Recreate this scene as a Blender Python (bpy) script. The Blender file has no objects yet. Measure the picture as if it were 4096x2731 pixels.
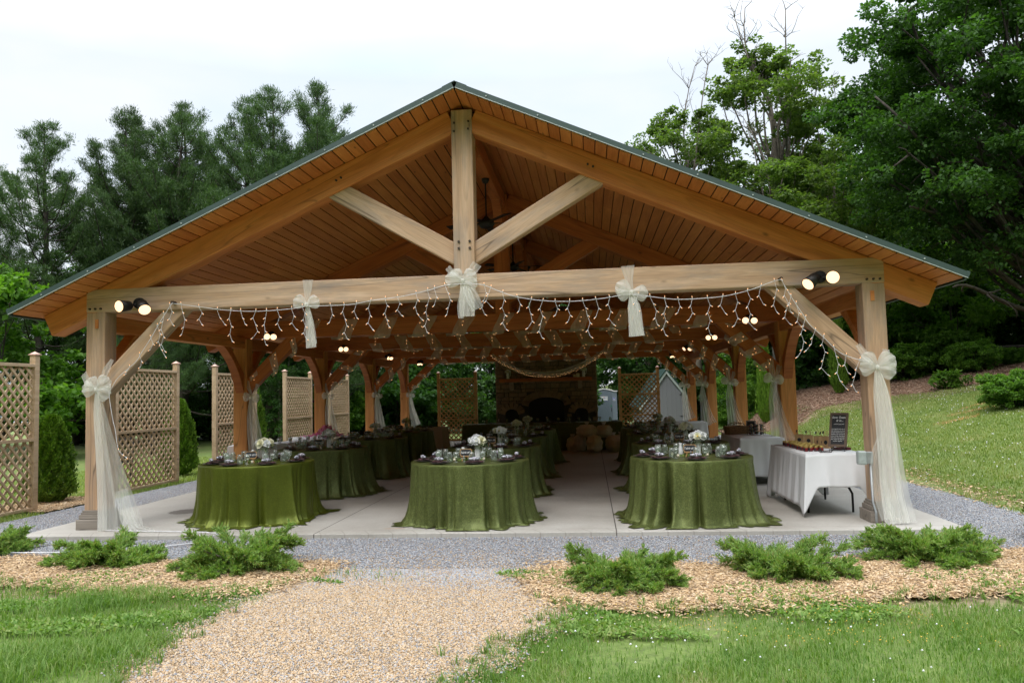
import bpy, bmesh, math, random
import numpy as np
from mathutils import Vector, Matrix, Quaternion
R_ = math.radians; PI = math.pi
S = bpy.context.scene; COL = S.collection
rnd = random.Random(7)

# ------------------------------------------------------------------ camera
def set_camera():
    yaw, pit, rol = -.0984, .0679, -.0258
    fw = Vector((math.sin(yaw)*math.cos(pit), math.cos(yaw)*math.cos(pit), math.sin(pit)))
    r = Vector((math.cos(yaw), -math.sin(yaw), 0)); u = r.cross(fw)
    r2 = r*math.cos(rol)+u*math.sin(rol); u2 = -r*math.sin(rol)+u*math.cos(rol)
    m = Matrix((r2, u2, -fw)).transposed().to_4x4(); m.translation = Vector((1.412, -9.01, 1.485))
    cd = bpy.data.cameras.new("camera"); cam = bpy.data.objects.new("camera", cd); COL.objects.link(cam)
    cd.sensor_width = 36; cd.lens = 27.27; cd.clip_end = 2000; cd.clip_start = .05
    cam.matrix_world = m; S.camera = cam
set_camera()
# ------------------------------------------------------------------ sky and sun
SUN_EL, SUN_ROT = R_(52), R_(200)
w = bpy.data.worlds.new("World"); S.world = w; w.use_nodes = True
nt = w.node_tree; N = nt.nodes; L = nt.links; N.clear()
sky = N.new('ShaderNodeTexSky'); sky.sky_type = 'NISHITA'; sky.sun_disc = False
sky.sun_elevation = SUN_EL; sky.sun_rotation = SUN_ROT; sky.dust_density = 3
b1 = N.new('ShaderNodeBackground'); b1.inputs[1].default_value = .05; L.new(sky.outputs[0], b1.inputs[0])
tc = N.new('ShaderNodeTexCoord'); mp = N.new('ShaderNodeMapping'); mp.inputs['Scale'].default_value = (1.2, 1.2, 3.2)
no = N.new('ShaderNodeTexNoise'); no.inputs['Scale'].default_value = 1.6; no.inputs['Detail'].default_value = 5; no.inputs['Roughness'].default_value = .5
L.new(tc.outputs['Generated'], mp.inputs[0]); L.new(mp.outputs[0], no.inputs[0])
cr = N.new('ShaderNodeValToRGB'); cr.color_ramp.elements[0].position = .36; cr.color_ramp.elements[0].color = (.80, .905, 1.0, 1)
cr.color_ramp.elements[1].position = .6; cr.color_ramp.elements[1].color = (1.0, .995, .98, 1)
L.new(no.outputs[0], cr.inputs[0])
b2 = N.new('ShaderNodeBackground'); L.new(cr.outputs[0], b2.inputs[0])
sz = N.new('ShaderNodeSeparateXYZ'); L.new(tc.outputs['Generated'], sz.inputs[0])
mr = N.new('ShaderNodeMapRange'); mr.inputs['From Min'].default_value = .38; mr.inputs['From Max'].default_value = 1.0; mr.inputs['To Min'].default_value = .83; mr.inputs['To Max'].default_value = 3.6
L.new(sz.outputs[2], mr.inputs[0]); L.new(mr.outputs[0], b2.inputs[1])
ad = N.new('ShaderNodeAddShader'); ow = N.new('ShaderNodeOutputWorld')
L.new(b1.outputs[0], ad.inputs[0]); L.new(b2.outputs[0], ad.inputs[1]); L.new(ad.outputs[0], ow.inputs[0])
sl = bpy.data.lights.new("sun", 'SUN'); sl.energy = .8; sl.angle = R_(18); sl.color = (1, .96, .9)
so = bpy.data.objects.new("sun", sl); COL.objects.link(so)
# nishita: rotation 0 = sun along +Y, clockwise from above
d = Vector((math.sin(SUN_ROT)*math.cos(SUN_EL), math.cos(SUN_ROT)*math.cos(SUN_EL), math.sin(SUN_EL)))
so.rotation_euler = d.to_track_quat('Z', 'Y').to_euler(); so.location = d*50
S.view_settings.view_transform = 'Standard'; S.view_settings.look = 'None'; S.view_settings.exposure = .12; S.view_settings.gamma = 1
S.cycles.max_bounces = 8; S.cycles.diffuse_bounces = 4; S.cycles.glossy_bounces = 3; S.cycles.transparent_max_bounces = 24
S.cycles.transmission_bounces = 4; S.cycles.caustics_reflective = False; S.cycles.caustics_refractive = False

# ------------------------------------------------------------------ helpers
class MB:
    def __init__(s): s.v = []; s.f = []; s.m = []
    def add(s, vs, fs, mi=0):
        o = len(s.v); s.v += [tuple(q) for q in vs]; s.f += [tuple(i+o for i in f) for f in fs]; s.m += [mi]*len(fs)
    def box(s, c, sz, mi=0, rot=None):
        x, y, z = [k/2 for k in sz]
        vs = [Vector((a*x, b*y, e*z)) for e in (-1, 1) for b in (-1, 1) for a in (-1, 1)]
        if rot is not None: vs = [rot @ q for q in vs]
        vs = [q+Vector(c) for q in vs]
        s.add(vs, [(0, 2, 3, 1), (4, 5, 7, 6), (0, 1, 5, 4), (2, 6, 7, 3), (0, 4, 6, 2), (1, 3, 7, 5)], mi); return s
    def beam(s, p0, p1, w_, h_, mi=0):
        p0 = Vector(p0); p1 = Vector(p1); q = frame(p1-p0)
        return s.box((p0+p1)/2, ((p1-p0).length, w_, h_), mi, q)
    def tube(s, pts, r, n=6, mi=0, cap=True):
        pts = [Vector(p) for p in pts]; k = len(pts); rr = r if hasattr(r, '__len__') else [r]*k
        vs = []; up = Vector((0, 0, 1))
        t0 = (pts[1]-pts[0]).normalized()
        a = t0.orthogonal().normalized()
        for i, p in enumerate(pts):
            t = (pts[min(i+1, k-1)]-pts[max(i-1, 0)])
            if t.length < 1e-9: t = t0
            t = t.normalized(); a = (a-t*a.dot(t))
            if a.length < 1e-6: a = t.orthogonal()
            a.normalize(); b = t.cross(a)
            for j in range(n):
                th = 2*PI*j/n; vs.append(p+(a*math.cos(th)+b*math.sin(th))*rr[i])
        fs = [(i*n+j, i*n+(j+1) % n, (i+1)*n+(j+1) % n, (i+1)*n+j) for i in range(k-1) for j in range(n)]
        if cap: fs += [tuple(range(n))[::-1], tuple((k-1)*n+j for j in range(n))]
        s.add(vs, fs, mi); return s
    def lathe(s, prof, c=(0, 0, 0), n=16, mi=0, rot=None):
        vs = []; k = len(prof)
        for r, z in prof:
            for j in range(n):
                th = 2*PI*j/n; q = Vector((r*math.cos(th), r*math.sin(th), z))
                if rot is not None: q = rot @ q
                vs.append(q+Vector(c))
        fs = [(i*n+j, i*n+(j+1) % n, (i+1)*n+(j+1) % n, (i+1)*n+j) for i in range(k-1) for j in range(n)]
        if prof[0][0] > 1e-4: fs.append(tuple(range(n))[::-1])
        if prof[-1][0] > 1e-4: fs.append(tuple((k-1)*n+j for j in range(n)))
        s.add(vs, fs, mi); return s
    def prism(s, poly, axis, a0, a1, mi=0):
        # poly: 2d points; axis 'x' -> (a,u,v) ; 'y' -> (u,a,v) ; 'z' -> (u,v,a)
        def P(u, v, a): return {'x': (a, u, v), 'y': (u, a, v), 'z': (u, v, a)}[axis]
        n = len(poly); vs = [P(u, v, a0) for u, v in poly]+[P(u, v, a1) for u, v in poly]
        fs = [tuple(range(n))[::-1], tuple(range(n, 2*n))]+[(i, (i+1) % n, n+(i+1) % n, n+i) for i in range(n)]
        s.add(vs, fs, mi); return s
    def grid(s, fn, nu, nv, mi=0, closed=False):
        vs = [fn(i/nu, j/nv) for i in range(nu+1) for j in range(nv+1)]
        fs = [(i*(nv+1)+j, (i+1)*(nv+1)+j, (i+1)*(nv+1)+j+1, i*(nv+1)+j+1) for i in range(nu) for j in range(nv)]
        s.add(vs, fs, mi); return s
    def build(s, name, mats, parent=None, smooth=False, loc=None, bevel=0, recalc=True):
        me = bpy.data.meshes.new(name); me.from_pydata(s.v, [], s.f)
        if not isinstance(mats, (list, tuple)): mats = [mats]
        for m in mats: me.materials.append(m)
        if any(s.m): me.polygons.foreach_set('material_index', s.m)
        if recalc:
            bm = bmesh.new(); bm.from_mesh(me); bmesh.ops.recalc_face_normals(bm, faces=bm.faces); bm.to_mesh(me); bm.free()
        if smooth: me.polygons.foreach_set('use_smooth', [True]*len(me.polygons))
        me.update(); return link(name, me, parent, loc, bevel)
def link(name, me, parent=None, loc=None, bevel=0):
    o = bpy.data.objects.new(name, me); COL.objects.link(o)
    if parent is not None: o.parent = parent
    if loc is not None: o.location = loc
    if bevel:
        b = o.modifiers.new('bevel', 'BEVEL'); b.width = bevel; b.segments = 2; b.limit_method = 'ANGLE'
    return o
def frame(x):
    x = Vector(x).normalized()
    if abs(x.z) > .99: y = Vector((0, 1, 0))
    else: y = Vector((0, 0, 1)).cross(x).normalized()
    z = x.cross(y); return Matrix((x, y, z)).transposed()
def npmesh(name, V, F, mats, parent=None, smooth=False, mi=None, attr=None):
    V = np.asarray(V, dtype=np.float32).reshape(-1, 3); F = np.asarray(F, dtype=np.int32); k = F.shape[1]; nf = len(F)
    me = bpy.data.meshes.new(name); me.vertices.add(len(V)); me.vertices.foreach_set('co', V.ravel())
    me.loops.add(nf*k); me.loops.foreach_set('vertex_index', F.ravel())
    me.polygons.add(nf); me.polygons.foreach_set('loop_start', np.arange(0, nf*k, k, dtype=np.int32))
    if not isinstance(mats, (list, tuple)): mats = [mats]
    for m in mats: me.materials.append(m)
    if mi is not None: me.polygons.foreach_set('material_index', np.asarray(mi, dtype=np.int32))
    if smooth: me.polygons.foreach_set('use_smooth', np.ones(nf, dtype=bool))
    me.update(calc_edges=True)
    return link(name, me, parent)
def tag(o, label=None, cat=None, group=None, kind=None):
    if label: o['label'] = label
    if cat: o['category'] = cat
    if group: o['group'] = group
    if kind: o['kind'] = kind
    return o
def thing(name, label, cat, loc=(0, 0, 0), rz=0, group=None):
    o = bpy.data.objects.new(name, None); COL.objects.link(o); o.location = loc; o.rotation_euler = (0, 0, rz)
    o.empty_display_size = .1
    return tag(o, label, cat, group)
def dup(root, loc=None, rz=None, label=None, group=None, scale=None):
    r = root.copy(); COL.objects.link(r)
    if loc is not None: r.location = loc
    if rz is not None: r.rotation_euler = (0, 0, rz)
    if label: r['label'] = label
    if group: r['group'] = group
    if scale is not None: r.scale = scale if hasattr(scale, '__len__') else (scale,)*3
    for ch in list(root.children):
        c = ch.copy(); COL.objects.link(c); c.parent = r
        for g in list(ch.children):
            e = g.copy(); COL.objects.link(e); e.parent = c
    return r
def sm(t): t = min(1, max(0, t)); return t*t*(3-2*t)
GZ0 = -.055
def gz(x, y):
    s = max(0, x-6.5)+.25*max(0, y-2)*sm((x-6.2)/2.2)
    return GZ0+.165*s*(1 if s < 25 else 25/s)

# ------------------------------------------------------------------ materials
MATS = {}
class NT:
    def __init__(s, name):
        m = bpy.data.materials.new(name); m.use_nodes = True; s.m = m; s.n = m.node_tree.nodes; s.l = m.node_tree.links
        s.b = s.n['Principled BSDF']; s.out = s.n['Material Output']; MATS[name] = m
    def a(s, t, **k):
        x = s.n.new(t)
        for kk, v in k.items():
            if hasattr(x, kk): setattr(x, kk, v)
            else: x.inputs[kk.replace('_', ' ')].default_value = v
        return x
    def c(s, o, i): s.l.new(o, i)
    def ramp(s, src, stops, interp='LINEAR'):
        r = s.n.new('ShaderNodeValToRGB'); e = r.color_ramp.elements; r.color_ramp.interpolation = interp
        while len(e) < len(stops): e.new(.5)
        for q, (p, col) in zip(e, stops): q.position = p; q.color = (*col, 1) if len(col) == 3 else col
        s.c(src, r.inputs[0]); return r.outputs[0]
    def noise(s, vec, scale, detail=3, rough=.5, dist=0):
        x = s.n.new('ShaderNodeTexNoise'); x.inputs['Scale'].default_value = scale; x.inputs['Detail'].default_value = detail
        x.inputs['Roughness'].default_value = rough; x.inputs['Distortion'].default_value = dist
        if vec is not None: s.c(vec, x.inputs['Vector'])
        return x.outputs[0]
    def mix(s, f, a, b, mode='MIX'):
        x = s.n.new('ShaderNodeMix'); x.data_type = 'RGBA'; x.blend_type = mode
        for v, i in ((f, 0), (a, 6), (b, 7)):
            if isinstance(v, (int, float)): x.inputs[i].default_value = v
            elif isinstance(v, tuple): x.inputs[i].default_value = (*v, 1)
            else: s.c(v, x.inputs[i])
        return x.outputs[2]
    def math(s, op, a, b=0):
        x = s.n.new('ShaderNodeMath'); x.operation = op
        for v, i in ((a, 0), (b, 1)):
            if isinstance(v, (int, float)): x.inputs[i].default_value = v
            else: s.c(v, x.inputs[i])
        return x.outputs[0]
    def bump(s, h, strength=.3, dist=.01):
        x = s.n.new('ShaderNodeBump'); x.inputs['Strength'].default_value = strength; x.inputs['Distance'].default_value = dist
        s.c(h, x.inputs['Height']); s.c(x.outputs[0], s.b.inputs['Normal']); return x
    def coord(s, which='Object', scale=(1, 1, 1), rnd_off=False):
        t = s.n.new('ShaderNodeTexCoord'); m = s.n.new('ShaderNodeMapping'); m.inputs['Scale'].default_value = scale
        s.c(t.outputs[which], m.inputs[0]); o = m.outputs[0]
        if rnd_off:
            oi = s.n.new('ShaderNodeObjectInfo'); v = s.n.new('ShaderNodeVectorMath'); v.operation = 'MULTIPLY_ADD'
            v.inputs[1].default_value = (37, 19, 53)
            cmb = s.n.new('ShaderNodeCombineXYZ')
            for i in range(3): s.c(oi.outputs['Random'], cmb.inputs[i])
            s.c(cmb.outputs[0], v.inputs[0]); s.c(o, v.inputs[2]); o = v.outputs[0]
        return o
    def isl(s): return s.n.new('ShaderNodeNewGeometry').outputs['Random Per Island']
    def base(s, col): 
        if isinstance(col, tuple): s.b.inputs['Base Color'].default_value = (*col, 1)
        else: s.c(col, s.b.inputs['Base Color'])
    def rough(s, r):
        if isinstance(r, (int, float)): s.b.inputs['Roughness'].default_value = r
        else: s.c(r, s.b.inputs['Roughness'])
def simple(name, col, rough=.6, metal=0, var=.12, sc=20, spec=None):
    t = NT(name); v = t.coord(rnd_off=True); n = t.noise(v, sc, 3)
    lo = tuple(c*(1-var) for c in col); hi = tuple(min(1, c*(1+var)) for c in col)
    t.base(t.ramp(n, [(.3, lo), (.7, hi)])); t.rough(rough); t.b.inputs['Metallic'].default_value = metal
    if spec is not None: t.b.inputs['Specular IOR Level'].default_value = spec
    return t.m
def wood(name, c1, c2, c3, crack=.5, rough=.65, grey=None):
    t = NT(name)
    v = t.coord('Object', (.8, 9, 9), True); big = t.noise(v, 1.2, 3, .5, .5)
    rings = t.math('FRACT', t.math('MULTIPLY', t.noise(t.coord('Object', (.30, 3, 3), True), 1.1, 2, .4, .2), 14.0))
    rg = t.ramp(rings, [(0, (1, 1, 1)), (.25, (.35, .35, .35)), (.85, (0, 0, 0)), (1, (1, 1, 1))])
    v2 = t.coord('Object', (2.2, 70, 70), True); fine = t.noise(v2, 1.6, 4, .6, .3)
    col = t.ramp(big, [(.3, c1), (.5, c2), (.7, c3)])
    col = t.mix(t.math('MULTIPLY', rg, .30), col, tuple(k*.62 for k in c1))
    col = t.mix(.28, col, t.ramp(fine, [(.35, tuple(k*.6 for k in c2)), (.65, tuple(min(1, k*1.3) for k in c2))]))
    if grey:
        g = t.ramp(t.noise(t.coord('Object', (.7, 3.5, 3.5), True), 1.5, 5, .65), [(.46, (0, 0, 0)), (.70, (.8, .8, .8))])
        col = t.mix(g, col, grey)
    vo = t.a('ShaderNodeTexVoronoi'); vo.inputs['Scale'].default_value = 1.5; t.c(t.coord('Object', (1.3, 2.6, 2.6), True), vo.inputs['Vector'])
    k = t.ramp(vo.outputs['Distance'], [(.035, (1, 1, 1)), (.08, (.25, .25, .25)), (.11, (0, 0, 0))]); col = t.mix(t.math('MULTIPLY', k, .75), col, tuple(q*.28 for q in c2))
    cn = t.noise(t.coord('Object', (.20, 4, 4), True), 1.1, 2, .4, .25)
    cm = t.ramp(cn, [(.4945, (0, 0, 0)), (.4985, (1, 1, 1)), (.5015, (1, 1, 1)), (.5055, (0, 0, 0))])
    cf = t.math('MULTIPLY', cm, crack); col = t.mix(cf, col, tuple(q*.2 for q in c2))
    t.base(col); t.rough(rough); t.bump(t.math('SUBTRACT', fine, cf), .4, .004); return t.m
W_WEATH = wood('weathered_fir', (.42, .26, .15), (.57, .385, .25), (.69, .50, .355), .8, .75, (.28, .24, .215))
W_POSTF = wood('weathered_post_fir', (.40, .25, .145), (.53, .345, .22), (.65, .455, .315), .8, .75, (.29, .24, .205))
W_WARM = wood('warm_fir', (.50, .155, .038), (.65, .235, .065), (.73, .31, .105), .5, .6)
W_DEEP = wood('oiled_fir', (.36, .09, .017), (.47, .135, .028), (.55, .18, .045), .5, .6)
W_POST = wood('post_fir', (.52, .19, .05), (.63, .265, .075), (.70, .34, .12), .6, .6)
W_GREY = wood('grey_board', (.20, .17, .14), (.27, .235, .20), (.34, .30, .26), .6, .8)
W_LATT = wood('lattice_pine', (.36, .25, .14), (.50, .36, .225), (.60, .45, .30), .2, .75)
W_LATB = wood('lattice_backlit_brown', (.40, .20, .06), (.52, .28, .09), (.60, .35, .13), .2, .7)  # lattice wood for the rear screens, backlit tone put into its colour
def planks():
    t = NT('soffit_planks'); r = t.isl()
    v = t.coord('Object', (7, .7, 7)); n = t.noise(v, 2.2, 4, .55, .5)
    v2 = t.coord('Object', (40, 1.4, 40)); n2 = t.noise(v2, 1.3, 3, .6, .5)
    c = t.mix(r, (.50, .13, .022), (.84, .34, .08)); c = t.mix(.5, c, t.ramp(n, [(.3, (.40, .105, .016)), (.7, (.74, .29, .065))]))
    c = t.mix(.3, c, t.ramp(n2, [(.35, (.2, .065, .02)), (.65, (.45, .2, .07))]))
    vo = t.a('ShaderNodeTexVoronoi'); vo.inputs['Scale'].default_value = 2; t.c(t.coord('Object', (2.5, .9, 2.5)), vo.inputs['Vector'])
    k = t.ramp(vo.outputs['Distance'], [(.03, (1, 1, 1)), (.08, (0, 0, 0))]); c = t.mix(t.math('MULTIPLY', k, .7), c, (.09, .03, .01))
    t.base(c); t.rough(.6); t.bump(n2, .2, .003); return t.m
M_SOFF = planks()
M_ROOF = simple('green_roof_metal', (.035, .075, .065), .45, .3, .1, 4)
M_TRIM = simple('rake_trim_green', (.05, .082, .075), .5, .1, .1, 4)
M_LIP = simple('trim_lip', (.42, .47, .46), .5, .2)
M_BLACK = simple('black_metal', (.02, .018, .016), .5, .4)
M_PEG = simple('dark_peg', (.05, .035, .025), .7)
M_COPPER = simple('copper_cap', (.62, .40, .32), .45, .3)
M_WHITE = simple('white_paint', (.75, .75, .73), .5)
M_PORC = simple('white_porcelain', (.75, .76, .76), .25, 0, .04)
M_CANDLE = simple('ivory_wax', (.75, .68, .52), .5, 0, .05)
M_SILVER = simple('silver_plate', (.35, .33, .32), .25, .8)
M_CHARGER = simple('pewter_charger', (.20, .175, .165), .3, .7)
M_NAP = simple('plum_napkin', (.07, .028, .032), .85, 0, .25, 40)
M_BOW = simple('satin_bow', (.75, .72, .85), .4)
M_PLUMB = simple('galvanised', (.4, .42, .44), .45, .6)
M_LEAFD = simple('dark_bouquet_leaf', (.05, .085, .02), .6)
M_YEL = simple('yellow_centre', (.75, .5, .08), .7)
M_KRAFT = simple('kraft_paper', (.50, .32, .155), .8, 0, .08, 12)
M_CHALK = simple('chalk_board', (.018, .02, .024), .7)
M_CHALKW = simple('white_chalk', (.8, .8, .8), .8)
M_FRAME = simple('picture_frame_wood', (.42, .25, .11), .55)
M_DFRAME = simple('dark_frame_wood', (.12, .075, .05), .6)
M_GOLD = simple('gold_lid', (.55, .42, .13), .3, .9)
M_JAM = simple('strawberry_jam', (.16, .012, .015), .15)
M_PINK = simple('pink_feather', (.85, .17, .42), .8, 0, .35, 25)
M_GREYPL = simple('grey_plastic', (.15, .19, .235), .45, 0, .06)
M_GREYPL2 = simple('grey_plastic_frame', (.19, .235, .285), .45, 0, .06)
M_BLUE = simple('blue_print', (.03, .05, .4), .6)
M_ORANGE = simple('orange_print', (.8, .25, .04), .6)
M_GREEN = simple('green_knob', (.03, .25, .12), .5)
M_DARK = simple('soot_black', (.012, .01, .009), .9)
M_BARK = simple('bark', (.055, .045, .037), .95, 0, .5, 6)
M_BARKL = simple('pale_bark', (.17, .145, .12), .95, 0, .4, 6)
M_OLDW = simple('old_split_rail', (.055, .045, .04), .95, 0, .4, 8)
def siding():
    t = NT('shed_siding'); v = t.coord('Object'); sp = t.a('ShaderNodeSeparateXYZ'); t.c(v, sp.inputs[0])
    fr = t.math('FRACT', t.math('MULTIPLY', sp.outputs[0], 5.5)); ln = t.ramp(fr, [(0, (.12, .12, .13)), (.06, (.175, .18, .20)), (1, (.185, .19, .21))])
    t.base(ln); t.rough(.7); return t.m
M_SIDE = siding()
def emis(name, col, s_):
    t = NT(name); t.b.inputs['Base Color'].default_value = (0, 0, 0, 1); t.b.inputs['Emission Color'].default_value = (*col, 1)
    t.b.inputs['Emission Strength'].default_value = s_; return t.m
M_LAMP = emis('lamp_glow', (1, .9, .74), 16)
M_REFL = emis('lamp_reflector', (1, .62, .33), 2.2)
M_BULB = emis('fairy_bulb', (1, .5, .2), 2.4)
M_WIRE = simple('white_wire', (.75, .75, .78), .4)
def glass(name='clear_glass', tint=(.90, .93, .90), g=.07):
    t = NT(name); tr = t.a('ShaderNodeBsdfTransparent'); tr.inputs[0].default_value = (*tint, 1)
    gl = t.a('ShaderNodeBsdfGlossy'); gl.inputs['Roughness'].default_value = .12; gl.inputs[0].default_value = (.75, .77, .75, 1)
    lw = t.a('ShaderNodeLayerWeight'); lw.inputs[0].default_value = .45
    f = t.ramp(lw.outputs['Facing'], [(0, (g, g, g)), (.55, (g*1.6, g*1.6, g*1.6)), (1, (.6, .6, .6))])
    mx = t.a('ShaderNodeMixShader'); t.c(f, mx.inputs[0]); t.c(tr.outputs[0], mx.inputs[1]); t.c(gl.outputs[0], mx.inputs[2])
    df = t.a('ShaderNodeBsdfDiffuse'); df.inputs[0].default_value = (.55, .58, .54, 1); m2 = t.a('ShaderNodeMixShader'); t.c(t.ramp(lw.outputs['Facing'], [(0, (.06,)*3), (1, (.35,)*3)]), m2.inputs[0]); t.c(mx.outputs[0], m2.inputs[1]); t.c(df.outputs[0], m2.inputs[2]); t.c(m2.outputs[0], t.out.inputs[0]); return t.m
M_GLASS = glass(); M_WRAP = simple('clear_wrap_film', (.36, .37, .42), .3, .5, .5, 60)
M_BOTTLE = glass('green_bottle', (.06, .12, .03), .12)
def tulle(name, col, a0, folds=26):
    t = NT(name); df = t.a('ShaderNodeBsdfDiffuse'); df.inputs[0].default_value = (*col, 1)
    tl = t.a('ShaderNodeBsdfTranslucent'); tl.inputs[0].default_value = (*col, 1)
    m1 = t.a('ShaderNodeMixShader'); m1.inputs[0].default_value = .4; t.c(df.outputs[0], m1.inputs[1]); t.c(tl.outputs[0], m1.inputs[2])
    tr = t.a('ShaderNodeBsdfTransparent'); m2 = t.a('ShaderNodeMixShader')
    n = t.noise(t.coord('Object', (1, 1, .3), True), folds, 2, .5, .6)
    lw = t.a('ShaderNodeLayerWeight'); lw.inputs[0].default_value = .35
    f = t.math('ADD', t.ramp(n, [(.3, (a0*.88,)*3), (.7, (min(1, a0*1.14),)*3)]), t.math('MULTIPLY', lw.outputs['Facing'], .12))
    f = t.math('MINIMUM', f, .97)
    t.c(f, m2.inputs[0]); t.c(tr.outputs[0], m2.inputs[1]); t.c(m1.outputs[0], m2.inputs[2]); t.c(m2.outputs[0], t.out.inputs[0]); return t.m
M_TULLE = tulle('ivory_tulle', (.93, .94, .90), .40, 9); M_TULLE_S = tulle('sheer_tulle', (.92, .94, .89), .30, 9)
M_TULLE_D = tulle('gathered_tulle', (.95, .95, .90), .62, 9)
M_TULLE_W = tulle('wrapped_tulle', (.95, .93, .86), .40, 9)
M_PLASTIC = tulle('clear_plastic_bag', (.95, .92, .89), .5, 8)
def satin(name, c1, c2, c3, crink=1.0, rough=.38, metal=.55):
    t = NT(name); v = t.coord('Object', (1, 1, 1), True)
    n = t.noise(v, 3, 3, .5, .5); f2 = t.noise(v, 70, 3, .6, 1.5)
    def ridg(sc, dist, wdt, vec=None):
        x = t.noise(vec or v, sc, 1, .4, dist); return t.ramp(t.math('ABSOLUTE', t.math('SUBTRACT', x, .5)), [(0, (1, 1, 1)), (wdt, (0, 0, 0))])
    st = t.math('MAXIMUM', ridg(48, 1.2, .03, t.coord('Object', (1, 1, .35), True)), ridg(60, 1.5, .03, t.coord('Object', (.4, 1, 1), True)))
    col = t.mix(.45, c2, t.ramp(n, [(.3, c1), (.7, c3)])); col = t.mix(.3, col, t.ramp(f2, [(.35, c1), (.65, c3)]))
    col = t.mix(t.math('MULTIPLY', st, .5*crink), col, tuple(min(1, k*2.3) for k in c3))
    t.base(col); t.rough(rough); t.b.inputs['Metallic'].default_value = metal
    t.b.inputs['Sheen Weight'].default_value = .08; t.b.inputs['Sheen Tint'].default_value = (*[min(1, k*2.5) for k in c3], 1)
    h = t.math('ADD', t.math('MULTIPLY', f2, .5), t.math('ADD', t.math('MULTIPLY', st, .35*crink), t.math('MULTIPLY', n, 1.5))); t.bump(h, .6, .005); return t.m
M_SATIN = satin('crushed_olive_satin', (.050, .066, .016), (.085, .106, .028), (.140, .165, .05))
M_SATIN2 = satin('smooth_moss_satin', (.055, .072, .007), (.095, .120, .012), (.14, .17, .02), .35, .38, .55)
def linen(name, col):
    t = NT(name); v = t.coord('Object'); n = t.noise(v, 2.5, 4, .6); vv = t.noise(t.coord('Object', (1, 1, 1)), 300, 2)
    t.base(t.ramp(n, [(.3, tuple(k*.93 for k in col)), (.7, col)])); t.rough(.85); t.bump(t.math('ADD', n, t.math('MULTIPLY', vv, .1)), .3, .02); return t.m
M_LINEN = linen('white_linen', (.74, .75, .77)); M_BEIGE = linen('beige_linen', (.55, .46, .38))
def leafm(name, cols, tr=.35, rough=.55, patch=0):
    t = NT(name); r = t.isl(); n = len(cols)
    if patch:
        r = t.math('ADD', t.math('MULTIPLY', r, .55), t.math('MULTIPLY', t.math('SUBTRACT', t.noise(t.coord('Object'), patch, 3, .6), .28), 1.0))
    c = t.ramp(r, [(i/(n-1), q) for i, q in enumerate(cols)])
    oi = t.a('ShaderNodeObjectInfo'); hs = t.a('ShaderNodeHueSaturation')
    t.c(t.math('ADD', t.math('MULTIPLY', oi.outputs['Random'], .4), .8), hs.inputs['Value']); t.c(c, hs.inputs['Color'])
    t.base(hs.outputs[0]); t.rough(rough); t.b.inputs['Specular IOR Level'].default_value = .3
    tl = t.a('ShaderNodeBsdfTranslucent'); mx = t.a('ShaderNodeMixShader'); mx.inputs[0].default_value = tr
    t.c(t.mix(1, hs.outputs[0], (1.3, 1.5, .5), 'MULTIPLY'), tl.inputs[0]); t.c(t.b.outputs[0], mx.inputs[1]); t.c(tl.outputs[0], mx.inputs[2]); t.c(mx.outputs[0], t.out.inputs[0])
    return t.m
L_MAPLE = leafm('maple_leaf', [(.028, .070, .016), (.048, .115, .024), (.08, .17, .035)], .42)
L_MAPLE2 = leafm('light_maple_leaf', [(.08, .14, .035), (.125, .205, .05), (.20, .27, .08)], .5)
L_WOOD = leafm('woodland_leaf', [(.03, .08, .016), (.048, .125, .026), (.08, .18, .035)], .4)
L_BRIGHT = leafm('bright_leaf', [(.065, .15, .02), (.105, .22, .03), (.16, .29, .045)], .45)
L_PINE = leafm('pine_needle', [(.034, .074, .026), (.058, .112, .036), (.10, .165, .052)], .25)
L_ARB = leafm('arborvitae_spray', [(.06, .13, .012), (.10, .20, .018), (.16, .27, .03)], .25)
L_JUN = leafm('juniper_spray', [(.09, .16, .045), (.17, .28, .07), (.32, .45, .14), (.20, .34, .085), (.26, .38, .11), (.32, .28, .10)], .35)
L_GRASS = leafm('grass_blade', [(.075, .155, .03), (.125, .235, .045), (.21, .31, .08), (.36, .34, .17)], .35, .55, 2.2)
L_LAWN = leafm('lawn_blade', [(.13, .20, .05), (.20, .275, .075), (.30, .34, .12), (.38, .35, .18)], .35, .55, 1.1)
M_PETAL = simple('white_petal', (.82, .83, .84), .6, 0, .04)
M_IVORY = simple('ivory_petal', (.82, .80, .60), .6, 0, .06)
def islmat(name, cols, rough=.85, bump=0):
    t = NT(name); r = t.isl(); n = len(cols); t.base(t.ramp(r, [(i/(n-1), q) for i, q in enumerate(cols)])); t.rough(rough); return t.m
M_CHIP = islmat('wood_chips', [(.36, .22, .11), (.56, .38, .21), (.70, .52, .32), (.50, .33, .18), (.30, .21, .14), (.76, .60, .42), (.60, .41, .22), (.66, .47, .28)])
M_CHIPR = islmat('red_brown_chips', [(.20, .10, .06), (.32, .19, .12), (.42, .30, .22), (.26, .15, .10)])
M_PEBT = islmat('tan_pebble', [(.34, .235, .13), (.50, .35, .20), (.56, .41, .26), (.26, .215, .17), (.45, .30, .16), (.32, .33, .36), (.62, .49, .34), (.36, .225, .12), (.52, .37, .21)], .7)
M_PEBG = islmat('grey_pebble', [(.20, .215, .25), (.30, .32, .36), (.40, .42, .46), (.26, .26, .28), (.47, .48, .50), (.36, .29, .23), (.24, .26, .31)], .7)
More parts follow.
